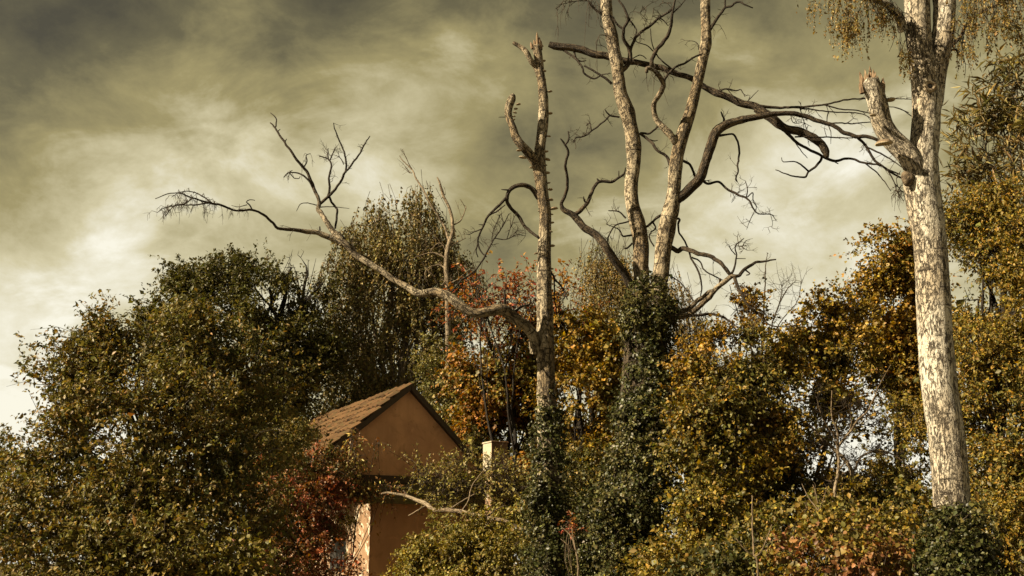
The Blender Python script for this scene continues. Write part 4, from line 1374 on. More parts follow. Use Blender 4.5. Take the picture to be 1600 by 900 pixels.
for pts in ([(1170, 164, 4), (1200, 168, 3.2), (1232, 168, 2.6), (1269, 166, 2.2), (1290.7, 163.5, 2), (1317, 156.8, 1.8), (1349, 154, 1.5), (1390, 154, 1.2), (1424, 155, .8)],
            [(1288, 164, 1.6), (1312, 170, 1.5), (1341, 173, 1.3), (1362, 178, 1), (1380, 190, .7)], [(1240, 168, 1.6), (1258.7, 170, 1.6), (1301, 174.7, 1.4), (1340, 177, 1.2), (1362, 186, .8), (1378, 210, .5)],
            [(1180, 172, 5), (1194.7, 184, 4.5), (1218.7, 198.7, 4), (1232, 212, 3.5), (1253, 228, 3), (1280, 242.7, 3), (1301, 250.7, 3), (1317, 249, 2.6), (1333, 248, 2.4), (1352, 254.7, 2.2),
             (1373, 257, 2), (1386.7, 265, 1.8), (1406, 272, 1.4)],
            [(1352, 255, 1.4), (1370.7, 270.7, 1.3), (1382, 284, 1), (1392, 298.7, .7)], [(1284, 245, 2.8), (1282, 252, 2.6), (1274.7, 260, 2.4), (1264, 268, 2.2), (1257, 277, 2), (1232, 273, 1.5), (1212, 265, .9)],
            [(1264, 268, 1.9), (1250.7, 257, 1.6), (1240, 252, 1.3), (1224, 253, 1), (1221, 246, .6)], [(1301, 251, 1.6), (1310, 256, 1)], [(1242, 214, 1.8), (1262, 213.5, 1.7), (1280, 214, 1.6), (1306.7, 214.7, 1.5), (1333, 216, 1)],
            [(1120, 148, 2), (1132, 139, 1.6), (1150, 142, 1.3), (1157, 140, 1), (1164, 151, .7)], [(1138, 141, 1), (1148, 154, .8)], [(1242, 222, 1), (1252, 236, .9), (1262, 247, .6)], [(1166, 160, 1), (1176, 150, .8), (1185, 141, .5)],
            [(1168, 160, .9), (1172, 150, .6)], [(880, 78, 2.6), (890, 84, 2.5), (900, 92, 2.3), (910.7, 106.7, 2), (913, 114.7, 2), (928, 122.7, 1.8), (940, 117, 1.2), (954, 115, .8)],
            [(897, 80, 2.2), (900, 90, 2.2), (906, 96, 1.6), (916, 95, 1)], [(1058, 112, 1.8), (1044, 104, 1.6), (1028, 88, 1.4), (1020, 72, 1.2), (1016, 45, .9)], [(1026, 86, 1.2), (1012, 72, 1.1), (996, 66, .9), (985, 58, .6)],
            [(984, 94, 1.2), (1000, 86, 1), (1010, 92, .8)], [(1294, 176, 1.2), (1292, 190, 1), (1298, 205, .9), (1298, 225, .5)], [(1250, 170, 1), (1256, 190, .9), (1262, 205, .6)], [(1252, 172, .9), (1251, 160, .6)],
            [(1235, 178, .9), (1240, 192, .8), (1255, 192, .6), (1268, 198, .4)], [(1420, 176, .8), (1400, 168, 1), (1380, 166, .9)], [(1425, 182, .9), (1410, 172, 1), (1398, 168, .8)]):
    c, r = T4.limb(pts, wood=w, sides=6, rough=0.1)
    C.append(c)
w = Wood()
g = np.random.default_rng(41)
for i in (0, 1, 2, 3, 8, 9, 14, 20, 22):
    spurs(w, C[i], 6, 0.2, g, 0.0045, 2)
spurs(w, [list(P(x, y, 17.4)) for x, y in ((1225, 182), (1240, 185), (1255, 183), (1262, 190), (1248, 178))], 12, 0.25, g, 0.0042, 2)
w.build('twigs', M_TWIG, e, 'stuff')

# ---- pale snag behind the house
b = P(702, 878, 33.0)
e = empty('dead_snag', (b.x, b.y, 0), 'pale forked dead snag in front of the weeping birch behind the house', 'tree')
T5 = Traced(e, 33.0, 505)
T5.limb([(708, 980, 9), (706, 760, 7), (702, 600, 6), (700, 500, 5.5), (699, 446, 5), (697, 413, 4.7), (700, 386.7, 4.6), (706.7, 365, 3.6), (706.7, 344, 3.2), (701, 322.7, 3),
         (693, 306.7, 2.6), (686.7, 285, 2), (683, 277, 1.2)], 'trunk', M_PALE, 10, 0.12, step=0.12, d0=33.0, dd=-1.2)
T5.limb([(700, 386, 3), (698.7, 365, 2.6), (688, 344, 2.3), (672, 317, 2), (661, 296, 1.8), (650.7, 280, 1.6), (642.7, 264, 1.3), (629, 250.7, .9), (624, 243, .6)], 'limb', M_PALE, 8, 0.12)
w = ('branch', M_PALE)
C = []
for pts in ([(707, 352, 1.6), (720, 344, 1.3), (728, 324, .8), (724, 321, .5)], [(645, 268, 1.1), (640, 258, .9), (633, 243, .6)], [(644, 270, 1), (639, 270, .8)], [(697, 404, 1.5), (680, 395, 1.3), (660, 398, 1), (640, 407, .7)],
            [(697, 420, 1.6), (684, 414, 1.4), (668, 420, 1.1), (664, 432, .9), (670, 446, .8)], [(698, 436, 1.6), (688, 446, 1.5), (676, 430, 1.1), (664, 418, .8)], [(700, 444, 1.5), (716, 436, 1.3), (730, 424, 1), (742, 420, .6)],
            [(698, 394, 1.2), (688, 380, 1.1), (676, 388, .8), (670, 400, .6)], [(690, 310, 1), (696, 303, .7)], [(700, 490, 2), (712, 492, 1.6), (716, 488, 1)],
            [(704, 384, 1.2), (716, 378, 1), (728, 372, .6)]):
    c, r = T5.limb(pts, wood=w, sides=5, rough=0.0)
    C.append(c)
w = Wood()
for c in C:
    spurs(w, c, 4, 0.5, np.random.default_rng(51), 0.006, 2)
w.build('twigs', M_PALE, e, 'stuff')

# ================================================================== IVY
def ivy(name, label, spots, n, per, leaf, seed, d):
    x = P(spots[-1][0], 878, d)
    e = empty(name, (x.x, x.y, 0), label, 'ivy')
    foliage(e, spots, n, per, leaf, IVYG, seed, aspect=0.85, spl=0.16, droop=0.5, gap=0.30, gapscale=0.32, shell=4.0, lump=0.5, mat=M_IVY, twig=0.15, twig_r=0.004,
            name='leaves', pscale=0.4, face=1.0, jit=0.3)
    return e


ivy('climbing_ivy', 'dense dark ivy sheathing the base of the twin-stemmed birch',
    [(1013, 470, 16.8, 27, 34, .32), (1014, 520, 16.8, 42, 46, .45), (1016, 590, 16.8, 44, 60, .5), (1008, 660, 16.7, 49, 60, .55), (1000, 730, 16.7, 53, 60, .6), (990, 800, 16.6, 60, 60, .65),
     (975, 870, 16.5, 64, 60, .7), (960, 940, 16.5, 74, 70, .8), (945, 830, 16.3, 34, 60, .4), (990, 500, 16.6, 16, 26, .2)], 7000, 8, 0.053, 611, 17.0)
ivy('climbing_ivy', 'narrow ivy sleeve round the foot of the fungus-studded dead trunk',
    [(856, 640, 17.9, 12, 40, .14), (858, 690, 17.9, 21, 46, .24), (858, 760, 17.85, 26, 50, .3), (858, 830, 17.8, 30, 50, .34), (856, 900, 17.8, 36, 60, .4), (847, 780, 17.7, 19, 40, .22), (862, 960, 17.8, 42, 60, .5)],
    2900, 8, 0.049, 612, 18.0)
ivy('climbing_ivy', 'ivy mound round the foot of the large white birch',
    [(1490, 840, 11.75, 42, 40, .32), (1495, 890, 11.7, 50, 50, .4), (1470, 870, 11.65, 24, 50, .25), (1522, 860, 11.8, 28, 50, .3), (1495, 960, 11.7, 58, 60, .5), (1490, 806, 11.7, 28, 10, .3)], 1600, 8, 0.050, 613, 12.0)

# ================================================================== TREES AND SHRUBS
tree('hazel_bush', 'broad olive-green bush filling the lower left of the picture', 'bush', 230, 14.5,
     [(118, 582, 14.2, 40, 40), (215, 525, 14.6, 60, 42), (150, 545, 14.4, 44, 40), (300, 540, 15, 60, 46), (90, 640, 14, 62, 78), (130, 590, 14.2, 62, 70), (190, 570, 14.4, 70, 78), (260, 575, 14.6, 78, 78), (340, 600, 15, 85, 100), (405, 640, 15.4, 60, 105), (62, 715, 13.8, 56, 70), (140, 700, 13.6, 95, 100),
      (250, 700, 13.8, 110, 110), (360, 730, 14.6, 85, 110), (50, 810, 13.2, 80, 90), (150, 810, 13.2, 95, 90), (260, 830, 13.6, 100, 90), (360, 850, 14.4, 80, 80), (150, 900, 13.2, 160, 80), (300, 930, 13.8, 150, 80),
      (435, 700, 16.5, 42, 80)],
     7000, 12, 0.066, HAZEL, 701, 0.07, M_BROWN, sub=6, spl=0.34, gap=0.40, gapscale=0.55, up=0.55, lump=0.7, pscale=0.9)
tree('distant_tree', 'small dark tree top peeking in at the far left edge', 'tree', 0, 26, [(2, 730, 26, 36, 56), (-30, 760, 26, 50, 80), (15, 790, 26, 40, 60)], 900, 10, 0.09, OLIVE, 702, 0.12)
tree('oak_tree', 'dark green oak with open rounded crown behind the left bush', 'tree', 400, 31,
     [(258, 492, 31, 36, 30), (302, 452, 31, 40, 34), (505, 440, 32, 24, 40), (455, 418, 31.5, 36, 30), (350, 445, 31, 55, 48), (290, 480, 31, 50, 40), (330, 500, 30.5, 62, 46), (420, 450, 31, 50, 44), (478, 430, 31.5, 36, 38), (496, 480, 32, 22, 50), (250, 500, 31, 30, 26), (440, 520, 31, 64, 52), (380, 540, 31, 80, 50),
      (480, 570, 31, 50, 60), (300, 560, 31, 70, 50), (440, 620, 31, 70, 60)], 4600, 12, 0.115, DKGREEN + OLIVE[:1], 703, 0.26, M_BROWN, sub=6, spl=0.5, gap=0.49, gapscale=0.95, lump=1.0, up=0.4)
tree('weeping_birch', 'tall brownish weeping birch with twin tops behind the house', 'tree', 625, 34,
     [(590, 335, 34, 26, 34, .8), (652, 312, 34, 26, 32, .8), (662, 365, 34, 44, 46, 1.2), (582, 390, 34, 44, 50, 1.2), (628, 420, 34, 86, 64, 2), (690, 410, 34, 40, 50, 1.2), (535, 430, 33, 30, 56, 1), (545, 392, 33, 24, 36, .9), (600, 510, 34, 92, 80, 2.2),
      (690, 500, 34, 56, 70, 1.6), (535, 520, 33, 36, 80, 1.2), (715, 440, 33.5, 26, 50, 1), (640, 600, 34, 90, 60, 2), (560, 620, 34, 60, 60, 2)], 3000, 20, 0.105, [(0.135, 0.104, 0.036), (0.105, 0.088, 0.030), (0.165, 0.120, 0.040), (0.075, 0.065, 0.023)], 704, 0.2, M_PALE, sub=4, spl=0.8, style='weep', gap=0.40, gapscale=0.8, lump=0.4, twig=0.12, twig_r=0.006, aspect=0.65)
tree('weeping_birch', 'drooping dark birch crown showing just left of the twin stems', 'tree', 940, 38,
     [(932, 412, 38, 30, 40, 1), (962, 420, 38, 28, 36, 1), (930, 490, 38, 38, 50, 1.2), (985, 450, 38, 24, 50, 1)], 900, 24, 0.085, BIRCHLEAF[:2] + OLIVE[:1], 705, 0.16, M_BROWN, spl=1.3, style='weep', gap=0.38, twig=0.12, twig_r=0.006)
tree('weeping_birch', 'faded small birch crown showing just right of the ivy column', 'tree', 1075, 38,
     [(1052, 455, 38, 20, 30, .7), (1085, 520, 38, 28, 40, 1), (1105, 545, 38, 18, 40, .8), (1065, 510, 38, 26, 50, 1)], 500, 22, 0.08, BIRCHLEAF, 706, 0.12, M_BROWN, spl=1.1, style='weep', gap=0.38, twig=0.15, twig_r=0.006)
tree('cherry_tree', 'red-leaved cherry behind the fungus-studded dead trunk', 'tree', 800, 26.5,
     [(755, 450, 26.5, 40, 46), (800, 462, 26.5, 40, 32), (745, 490, 26.5, 40, 30), (830, 470, 26.5, 30, 36), (876, 455, 26.5, 26, 34), (885, 490, 26.5, 36, 34), (800, 500, 26.5, 70, 24), (735, 415, 26.5, 16, 22)],
     270, 9, 0.115, [REDS[2], ORANGE[0], REDS[0], ORANGE[2]], 707, 0.07, M_BROWN, spl=0.6, gap=0.47, gapscale=0.5, droop=0.5, up=0.9, aspect=0.5, twig=0.8, twig_r=0.006, sub=5)
tree('maple_tree', 'burnt-orange maple between the house roof and the dead trunk', 'tree', 780, 27.5,
     [(770, 550, 27.5, 56, 46), (820, 540, 27.5, 40, 46), (745, 600, 27.5, 44, 44), (810, 600, 27.5, 54, 50), (770, 650, 27.5, 50, 40), (820, 670, 27.5, 50, 50), (760, 710, 27.5, 50, 40), (820, 730, 27.5, 50, 50), (800, 790, 27, 70, 50)], 3000, 11, 0.10, ORANGE + GOLIVE, 708, 0.12, M_BROWN,
     spl=0.4, gap=0.43, gapscale=0.9, aspect=0.85)
tree('maple_tree', 'golden maple glowing between the dead trunk and the ivy column', 'tree', 915, 26.5,
     [(900, 530, 26.5, 46, 40), (940, 550, 26.5, 40, 50), (910, 600, 26.5, 56, 50), (950, 620, 26.5, 40, 60), (900, 670, 26, 50, 50), (930, 720, 26, 50, 50), (885, 730, 26, 40, 50), (895, 650, 26.2, 36, 50), (900, 800, 25.5, 60, 50)], 3000, 11, 0.10, GOLD + GOLIVE, 709, 0.12, M_BROWN,
     spl=0.4, gap=0.43, gapscale=0.9, aspect=0.85)
tree('hedge_tree', 'dense olive thicket tree rising behind the house roof', 'tree', 560, 35.5,
     [(480, 620, 35, 60, 60), (540, 640, 36, 60, 60), (610, 650, 36, 60, 50), (700, 640, 36, 60, 60), (470, 700, 35, 80, 60), (740, 690, 35, 50, 60), (660, 700, 36, 80, 60)], 2400, 12, 0.11, OLIVE + DKGREEN[:1], 710, 0.14, spl=0.5, gap=0.42, gapscale=1.1)
tree('spindle_bush', 'glossy speckled green shrub right behind the gable ridge', 'bush', 715, 29.5,
     [(700, 620, 29.5, 36, 46), (735, 650, 29.5, 36, 50), (720, 700, 29, 40, 46), (690, 570, 30, 36, 46), (760, 720, 28.5, 40, 50)], 1300, 11, 0.085, OLIVE + [(0.2, 0.18, 0.07)], 711, 0.05, spl=0.3, gap=0.44, gapscale=0.6)
tree('maple_sapling', 'open yellow-leaved maple sapling in front of the pale sky gap', 'tree', 1290, 18.5,
     [(1290, 490, 18.5, 36, 28), (1320, 505, 18.5, 24, 30), (1260, 530, 18.5, 40, 26), (1300, 545, 18.5, 50, 30), (1230, 560, 18.5, 40, 30), (1340, 480, 18.5, 20, 16)], 800, 9, 0.072, GOLD + YELLOW[:1] + GOLIVE[:2], 712, 0.03, M_TWIG,
     aspect=0.8, spl=0.3, gap=0.42, gapscale=0.5, twig=0.6, twig_r=0.004, up=0.6)
tree('maple_bush', 'golden-brown maple thicket right of the ivy column', 'bush', 1140, 16.2,
     [(1110, 575, 16.2, 40, 34), (1165, 520, 16.6, 22, 20), (1095, 630, 16.0, 40, 46), (1165, 600, 16.4, 44, 36), (1215, 590, 16.8, 36, 26), (1140, 665, 16.0, 54, 40), (1195, 670, 15.9, 40, 40), (1245, 570, 17.0, 34, 22),
      (1160, 478, 16.6, 14, 22), (1230, 640, 16.4, 30, 30), (1125, 530, 16.4, 20, 16), (1280, 600, 17.4, 34, 22), (1310, 620, 17.6, 30, 18)],
     2700, 11, 0.062, GOLD[:2] + GOLIVE + OLIVE[:1], 713, 0.035, M_TWIG, aspect=0.8, spl=0.36, gap=0.47, gapscale=0.5, lump=1.0, pscale=0.6, twig=0.5)
tree('maple_bush', 'bright yellow leafy bush low beside the ivy column', 'bush', 1125, 15.5,
     [(1130, 740, 15.5, 56, 40), (1100, 790, 15.3, 50, 44), (1165, 770, 15.5, 40, 40), (1085, 845, 15.2, 56, 44), (1140, 850, 15.2, 46, 40), (1080, 720, 15.8, 30, 30), (1060, 900, 15, 60, 50)],
     1700, 11, 0.062, YELLOW[:3] + GOLIVE + OLIVE[:1], 714, 0.04, M_BROWN, aspect=0.8, spl=0.3, gap=0.46, gapscale=0.38, lump=1.0, pscale=0.6)
tree('shadow_thicket', 'dark green thicket between the yellow bush and the bare pale shrub', 'bush', 1220, 17.5,
     [(1225, 720, 17.5, 50, 56), (1200, 790, 17.3, 60, 60), (1236, 750, 17.6, 24, 46), (1260, 820, 17, 60, 50), (1170, 690, 18, 50, 50), (1320, 575, 18.6, 44, 34), (1380, 605, 18.8, 34, 26), (1402, 670, 18.8, 26, 44), (1385, 760, 18.5, 30, 30), (1280, 770, 18, 30, 26)],
     2300, 11, 0.068, OLIVE + DKGREEN + GOLIVE[:1], 715, 0.05, spl=0.3, gap=0.42, gapscale=0.6)
tree('maple_tree', 'orange-gold maple just left of the large white birch', 'tree', 1400, 20.0,
     [(1392, 400, 20, 34, 44), (1415, 440, 20, 40, 50), (1375, 450, 20, 32, 30), (1390, 500, 20, 46, 46), (1420, 540, 20, 46, 50), (1378, 552, 20, 36, 28), (1425, 600, 20, 34, 40), (1430, 370, 20, 24, 24)],
     3000, 11, 0.072, GOLD + GOLIVE + ORANGE[2:3], 716, 0.07, M_BROWN, aspect=0.85, spl=0.34, gap=0.43, gapscale=0.7)
tree('dogwood_bush', 'mixed green and gold shrub left of the white birch foot', 'bush', 1410, 16.0,
     [(1436, 690, 16, 22, 46), (1412, 780, 16, 36, 36), (1425, 810, 15.8, 46, 50), (1370, 815, 16, 40, 34), (1340, 850, 15.8, 50, 40), (1410, 870, 15.5, 60, 50), (1418, 645, 17, 24, 18), (1330, 775, 16, 60, 20), (1290, 790, 16, 40, 24), (1385, 740, 16.2, 26, 24)], 1700, 11, 0.07, GOLIVE + OLIVE, 717, 0.04,
     spl=0.26, gap=0.43, gapscale=0.45)
tree('lime_tree', 'big golden-green tree filling the right edge behind the white birch', 'tree', 1560, 16.5,
     [(1520, 330, 16.6, 34, 36), (1570, 320, 16.4, 40, 40), (1545, 390, 16.4, 56, 50), (1600, 400, 16.4, 40, 60), (1530, 470, 16.3, 44, 60), (1590, 480, 16, 50, 60), (1540, 560, 16, 50, 60), (1600, 580, 15.8, 50, 70), (1530, 650, 15.8, 40, 60),
      (1580, 680, 15.4, 50, 60), (1545, 750, 15.4, 46, 60), (1600, 780, 15, 50, 60), (1560, 860, 14.8, 60, 60), (1500, 500, 17, 30, 60), (1510, 380, 17, 26, 40), (1650, 600, 16, 60, 200)], 6200, 11, 0.064, GOLIVE + GOLD[:1] + OLIVE[:2], 718, 0.13, M_BROWN,
     spl=0.34, gap=0.42, gapscale=0.7)
tree('willow_tree', 'olive willow with long narrow leaves at the upper right edge', 'tree', 1590, 17.6,
     [(1562, 150, 17.6, 26, 34), (1590, 120, 17.6, 20, 28), (1530, 225, 17.6, 32, 34), (1580, 215, 17.6, 40, 56), (1515, 285, 17.6, 28, 32), (1575, 290, 17.6, 46, 40), (1610, 180, 17.6, 40, 80), (1542, 185, 17.6, 20, 26)],
     135, 12, 0.27, WILLOW, 719, 0.06, M_BROWN, style='upright', aspect=0.13, spl=0.55, droop=0.3, gap=0.36, gapscale=0.5, twig=0.8, twig_r=0.004)
# the house front shrub and its straggling upper shoots
tree('privet_bush', 'sunlit yellow-green bush spilling over the house front', 'bush', 740, 20.0,
     [(700, 848, 20, 42, 36), (745, 832, 20, 46, 34), (790, 850, 20, 50, 40), (650, 905, 19.8, 40, 34), (710, 900, 19.6, 80, 50), (800, 900, 19.5, 70, 50), (830, 830, 20, 32, 50), (668, 876, 19.8, 34, 34), (760, 870, 19.6, 70, 40)],
     2300, 11, 0.072, [OLIVE[1], OLIVE[0], YELLOW[2], GOLIVE[0], (0.21, 0.18, 0.05)], 720, 0.04, M_TWIG, spl=0.26, gap=0.42, gapscale=0.4)
e = tree('bramble_tangle', 'straggling leafy shoots arching across the gable below its dark board', 'bush', 760, 21.5,
         [(690, 765, 21.5, 46, 16), (740, 770, 21.5, 50, 24), (790, 765, 21.5, 40, 34), (700, 745, 21.5, 40, 12), (815, 790, 21.5, 30, 30), (770, 730, 21.8, 40, 14), (660, 735, 21.7, 18, 14), (720, 720, 21.8, 20, 14)],
         430, 9, 0.070, [OLIVE[1], (0.21, 0.17, 0.05), (0.25, 0.20, 0.06)], 721, 0.03, M_TWIG, spl=0.34, gap=0.36, gapscale=0.4, twig=0.9, twig_r=0.005, droop=0.2, sub=6)
tree('creeper', 'mottled red creeper mounded against the house side wall', 'creeper', 470, 22.5,
     [(485, 750, 23.4, 44, 40), (440, 790, 22.6, 44, 44), (500, 800, 23.0, 30, 56), (465, 850, 22.4, 56, 50), (415, 840, 22.0, 36, 50), (515, 730, 23.6, 22, 36), (520, 800, 23.4, 16, 50), (500, 900, 22.4, 46, 40), (430, 740, 23.4, 34, 30), (400, 890, 21.8, 40, 40)],
     2300, 11, 0.080, [WINE[0], RUST[1], WINE[2], RUST[0], ORANGE[1], WINE[4], OLIVE[2]], 722, 0.03, M_TWIG, spl=0.28, gap=0.43, gapscale=0.4, droop=0.6, pscale=0.6, lump=1.0)
tree('creeper', 'orange and green vine shoots climbing the left corner of the gable', 'creeper', 548, 24.0,
     [(530, 730, 24, 26, 30, .4), (556, 700, 24, 10, 30, .2), (545, 760, 23.9, 30, 18, .4), (575, 765, 23.8, 22, 10, .3), (520, 780, 23.8, 22, 24, .4), (556, 735, 23.9, 12, 26, .2), (590, 690, 24, 10, 5, .1), (535, 800, 23.8, 14, 20, .25), (610, 760, 23.7, 30, 8, .2)],
     330, 9, 0.085, OLIVE + RUST[:2] + ORANGE[:1] + [(0.3, 0.24, 0.08)], 723, 0.02, M_TWIG, spl=0.28, gap=0.3, gapscale=0.4, droop=0.9, twig=0.8, twig_r=0.005, aspect=0.4)
tree('climbing_bush', 'dark leafy bush swallowing the left end of the tiled roof', 'bush', 455, 26.5,
     [(455, 690, 27, 34, 40), (478, 700, 26, 16, 30), (440, 740, 26, 40, 40), (470, 720, 25.5, 24, 24)], 700, 11, 0.085, OLIVE + DKGREEN[:1] + RUST[3:], 724, 0.04, spl=0.3, gap=0.4)
tree('yellow_shrub', 'small bright yellow shrub at the bottom edge left of the red creeper', 'bush', 385, 13.0,
     [(385, 870, 13, 36, 30), (360, 900, 12.8, 40, 40), (410, 905, 12.8, 30, 40), (340, 860, 13.2, 20, 20)], 170, 9, 0.062, YELLOW[:3] + OLIVE[:2], 725, 0.02, M_TWIG, shape='oval', aspect=0.8, spl=0.2, gap=0.40, gapscale=0.3)
tree('bramble_patch', 'russet broad-leaved bramble patch at the bottom edge', 'bramble', 1300, 12.4,
     [(1262, 835, 12.6, 40, 26), (1315, 845, 12.4, 46, 30), (1300, 890, 12, 70, 34), (1240, 870, 12.2, 30, 34), (1370, 875, 12.3, 40, 34), (1285, 815, 12.8, 30, 14), (1225, 835, 12.6, 22, 20), (1390, 845, 12.8, 24, 16)],
     430, 8, 0.062, RUST[1:] + GOLIVE + OLIVE[:1], 726, 0.02, M_TWIG, shape='oval', aspect=0.85, spl=0.26, gap=0.45, gapscale=0.28, lump=1.0)
tree('nettle_patch', 'lush green plants at the bottom edge left of the russet bramble', 'plant', 1195, 12.5,
     [(1160, 890, 12.5, 40, 40), (1210, 900, 12.5, 40, 36), (1100, 905, 12.6, 50, 40), (1220, 860, 12.8, 20, 24)], 420, 8, 0.06, OLIVE + IVYG[:1], 727, 0.015, M_TWIG, shape='oval', aspect=0.7, spl=0.2, gap=0.4, gapscale=0.3)
tree('low_bush', 'mottled green and gold low bush along the bottom edge before the white birch', 'bush', 1350, 13.6,
     [(1040, 880, 14.2, 36, 36), (1110, 890, 13.8, 50, 34), (1190, 850, 14, 44, 36), (1240, 820, 14, 30, 24), (1350, 830, 13.8, 40, 26), (1400, 850, 13.6, 46, 34), (1430, 800, 13.8, 26, 44), (1290, 800, 14.2, 30, 18), (1420, 900, 12.6, 50, 40), (1160, 905, 13, 60, 36)],
     900, 10, 0.066, GOLIVE + OLIVE + RUST[3:], 730, 0.02, M_TWIG, spl=0.28, gap=0.43, gapscale=0.35, aspect=0.8)
tree('elder_bush', 'shaded green bush between the two ivy-clad trunks', 'bush', 900, 18.8,
     [(900, 800, 18.8, 30, 50), (905, 860, 18.5, 36, 50), (890, 900, 18.3, 50, 40), (900, 740, 19.2, 26, 36)], 800, 10, 0.07, OLIVE + GOLIVE[:1] + DKGREEN, 728, 0.03, spl=0.26, gap=0.42, gapscale=0.4)
tree('sumac_sapling', 'thin sapling tipped with a tuft of scarlet leaves between the ivy-clad trunks', 'plant', 892, 16.2,
     [(888, 812, 16.2, 11, 4, .1), (893, 826, 16.2, 8, 6, .08)], 12, 8, 0.06, REDS[:2] + ORANGE[:1], 729, 0.012, M_PALE, spl=0.12, gap=0.1, twig=0.5, aspect=0.35)

# deep growth further off that closes the view at ground level
tree('far_thicket', 'dim green thicket far behind the left bush', 'thicket', 250, 45, [(120, 760, 45, 100, 70), (260, 720, 45, 110, 120), (400, 720, 45, 110, 110), (200, 850, 45, 260, 60)], 1200, 11, 0.21, DKGREEN + OLIVE[:1], 741, 0.2, spl=0.7, gap=0.38, gapscale=1.6, twig=0)
tree('far_thicket', 'dim green thicket far behind the house and chimney', 'thicket', 700, 45, [(560, 760, 45, 120, 90), (720, 770, 45, 120, 100), (860, 740, 45, 120, 110), (700, 850, 45, 260, 60), (980, 700, 45, 100, 130), (830, 690, 45, 110, 80), (900, 640, 45, 60, 80), (760, 700, 45, 80, 60)], 1700, 11, 0.21, DKGREEN + OLIVE[:1], 742, 0.2, spl=0.7, gap=0.38, gapscale=1.6, twig=0)
tree('far_thicket', 'dim green thicket far behind the golden thicket right of the ivy', 'thicket', 1120, 45, [(1100, 720, 45, 100, 110), (1180, 680, 45, 90, 90), (1205, 740, 45, 50, 80), (1150, 850, 45, 200, 60), (1300, 820, 45, 100, 60)], 1000, 11, 0.21, DKGREEN + OLIVE[:1], 743, 0.2, spl=0.7, gap=0.38, gapscale=1.6, twig=0)
tree('far_thicket', 'dim green thicket far behind the foot of the white birch', 'thicket', 1500, 45, [(1470, 700, 45, 60, 120), (1560, 640, 45, 120, 200), (1480, 850, 45, 200, 60), (1400, 800, 45, 60, 60), (1440, 560, 45, 40, 70)], 1200, 11, 0.21, DKGREEN + OLIVE[:1], 744, 0.2, spl=0.7, gap=0.38, gapscale=1.6, twig=0)

# ---- bare pale shrub in the sky gap
b = P(1312, 878, 15.5)
e = empty('bare_shrub', (b.x, b.y, 0), 'bare pale-stemmed shrub standing before the bright sky gap', 'shrub')
T6 = Traced(e, 15.5, 606)
foliage(e, [(1330, 690, 16.2, 64, 56, .8), (1290, 650, 16.4, 36, 36, .6), (1370, 640, 16.4, 40, 30, .6)], 95, 6, 0.066, GOLIVE + OLIVE[:1], 611, spl=0.3, gap=0.3, twig=0.9, twig_r=0.003, name='leaves', shape='oval', aspect=0.8)
T6.limb([(1300, 1040, 5), (1301, 900, 4.6), (1302, 807, 4), (1305, 764, 3.5), (1310.7, 735, 3), (1309, 698, 2.5), (1308, 675, 1.8), (1299, 648, 1.2), (1300, 610, .7)], 'stem', M_PALE, 8, 0.1, step=0.08, amp=0.3)
T6.limb([(1302, 900, 5.5), (1308, 813, 5), (1328, 784.5, 5), (1335, 761, 4.5), (1331, 735, 4.2), (1319, 718, 4), (1302, 700.7, 3.6), (1282, 683, 3.2), (1267, 666, 2.4), (1250, 655, 1.6), (1232, 642, 1), (1210, 628, .6)], 'stem', M_PALE, 8, 0.1, step=0.08)
w = ('branch', M_PALE)
C = []
for pts in ([(1310, 697, 3), (1328, 674.7, 2.6), (1342.5, 654.5, 2.2), (1357, 640, 1.5), (1375, 600, 1), (1392, 570, .6)], [(1335, 735, 2.5), (1348, 712, 2), (1374, 705, 1.8), (1397.5, 711, 1.5), (1417, 727, 1), (1424, 740, .6)],
            [(1352, 710, 1.2), (1366, 706, 1), (1384, 712, .7)], [(1282, 683, 1.8), (1268, 700, 1.2), (1250, 705, .8)], [(1305, 702, 2), (1290, 694, 1.6), (1276, 710, 1.2), (1262, 722, .8)], [(1330, 735, 2), (1318, 740, 1.5), (1300, 752, 1), (1284, 748, .7)],
            [(1309, 700, 1.5), (1302, 680, 1.2), (1284, 650, .9), (1276, 620, .6)], [(1343, 654, 1.3), (1360, 652, 1), (1378, 660, .7)], [(1328, 675, 1.4), (1330, 655, 1.1), (1326, 630, .7)], [(1328, 784, 2), (1318, 770, 1.5), (1314, 752, 1), (1318, 735, .7)],
            [(1335, 760, 1.6), (1346, 748, 1.2), (1362, 742, .8)], [(1310, 735, 1.4), (1322, 722, 1.1), (1338, 718, .7)]):
    c, r = T6.limb(pts, wood=w, sides=5)
    C.append(c)
w = Wood()
g = np.random.default_rng(61)
for c in C:
    spurs(w, c, 30, 0.30, g, 0.0028, 2)
w.build('twigs', M_LIMB, e, 'stuff')

# ---- leafless sapling tops against the sky right of the ivy
b = P(1195, 878, 19.0)
e = empty('bare_sapling', (b.x, b.y, 0), 'leafless thin sapling tops against the sky above the golden thicket', 'sapling')
T7 = Traced(e, 19.0, 707)
w = ('stem', M_TWIG)
C = []
for pts in ([(1192, 1010, 4), (1190, 700, 3), (1190, 560, 2), (1194, 480, 1.6), (1196, 420, 1.1), (1199, 395, .6)], [(1190, 600, 2.2), (1198, 540, 1.8), (1212, 490, 1.4), (1228, 455, 1), (1244, 438, .6)],
            [(1190, 610, 2), (1178, 560, 1.6), (1166, 520, 1.3), (1150, 480, 1), (1140, 445, .6)], [(1198, 540, 1.3), (1222, 500, 1.1), (1246, 470, .8), (1252, 440, .5)], [(1192, 530, 1.3), (1180, 500, 1), (1176, 470, .6)],
            [(1210, 494, 1.1), (1220, 465, .9), (1222, 440, .5)]):
    c, r = T7.limb(pts, wood=w, sides=5)
    C.append(c)
g = np.random.default_rng(71)
w = Wood()
for c in C:
    spurs(w, c[len(c) // 3:], 16, 0.42, g, 0.003, 2)
w.build('twigs', M_TWIG, e, 'stuff')

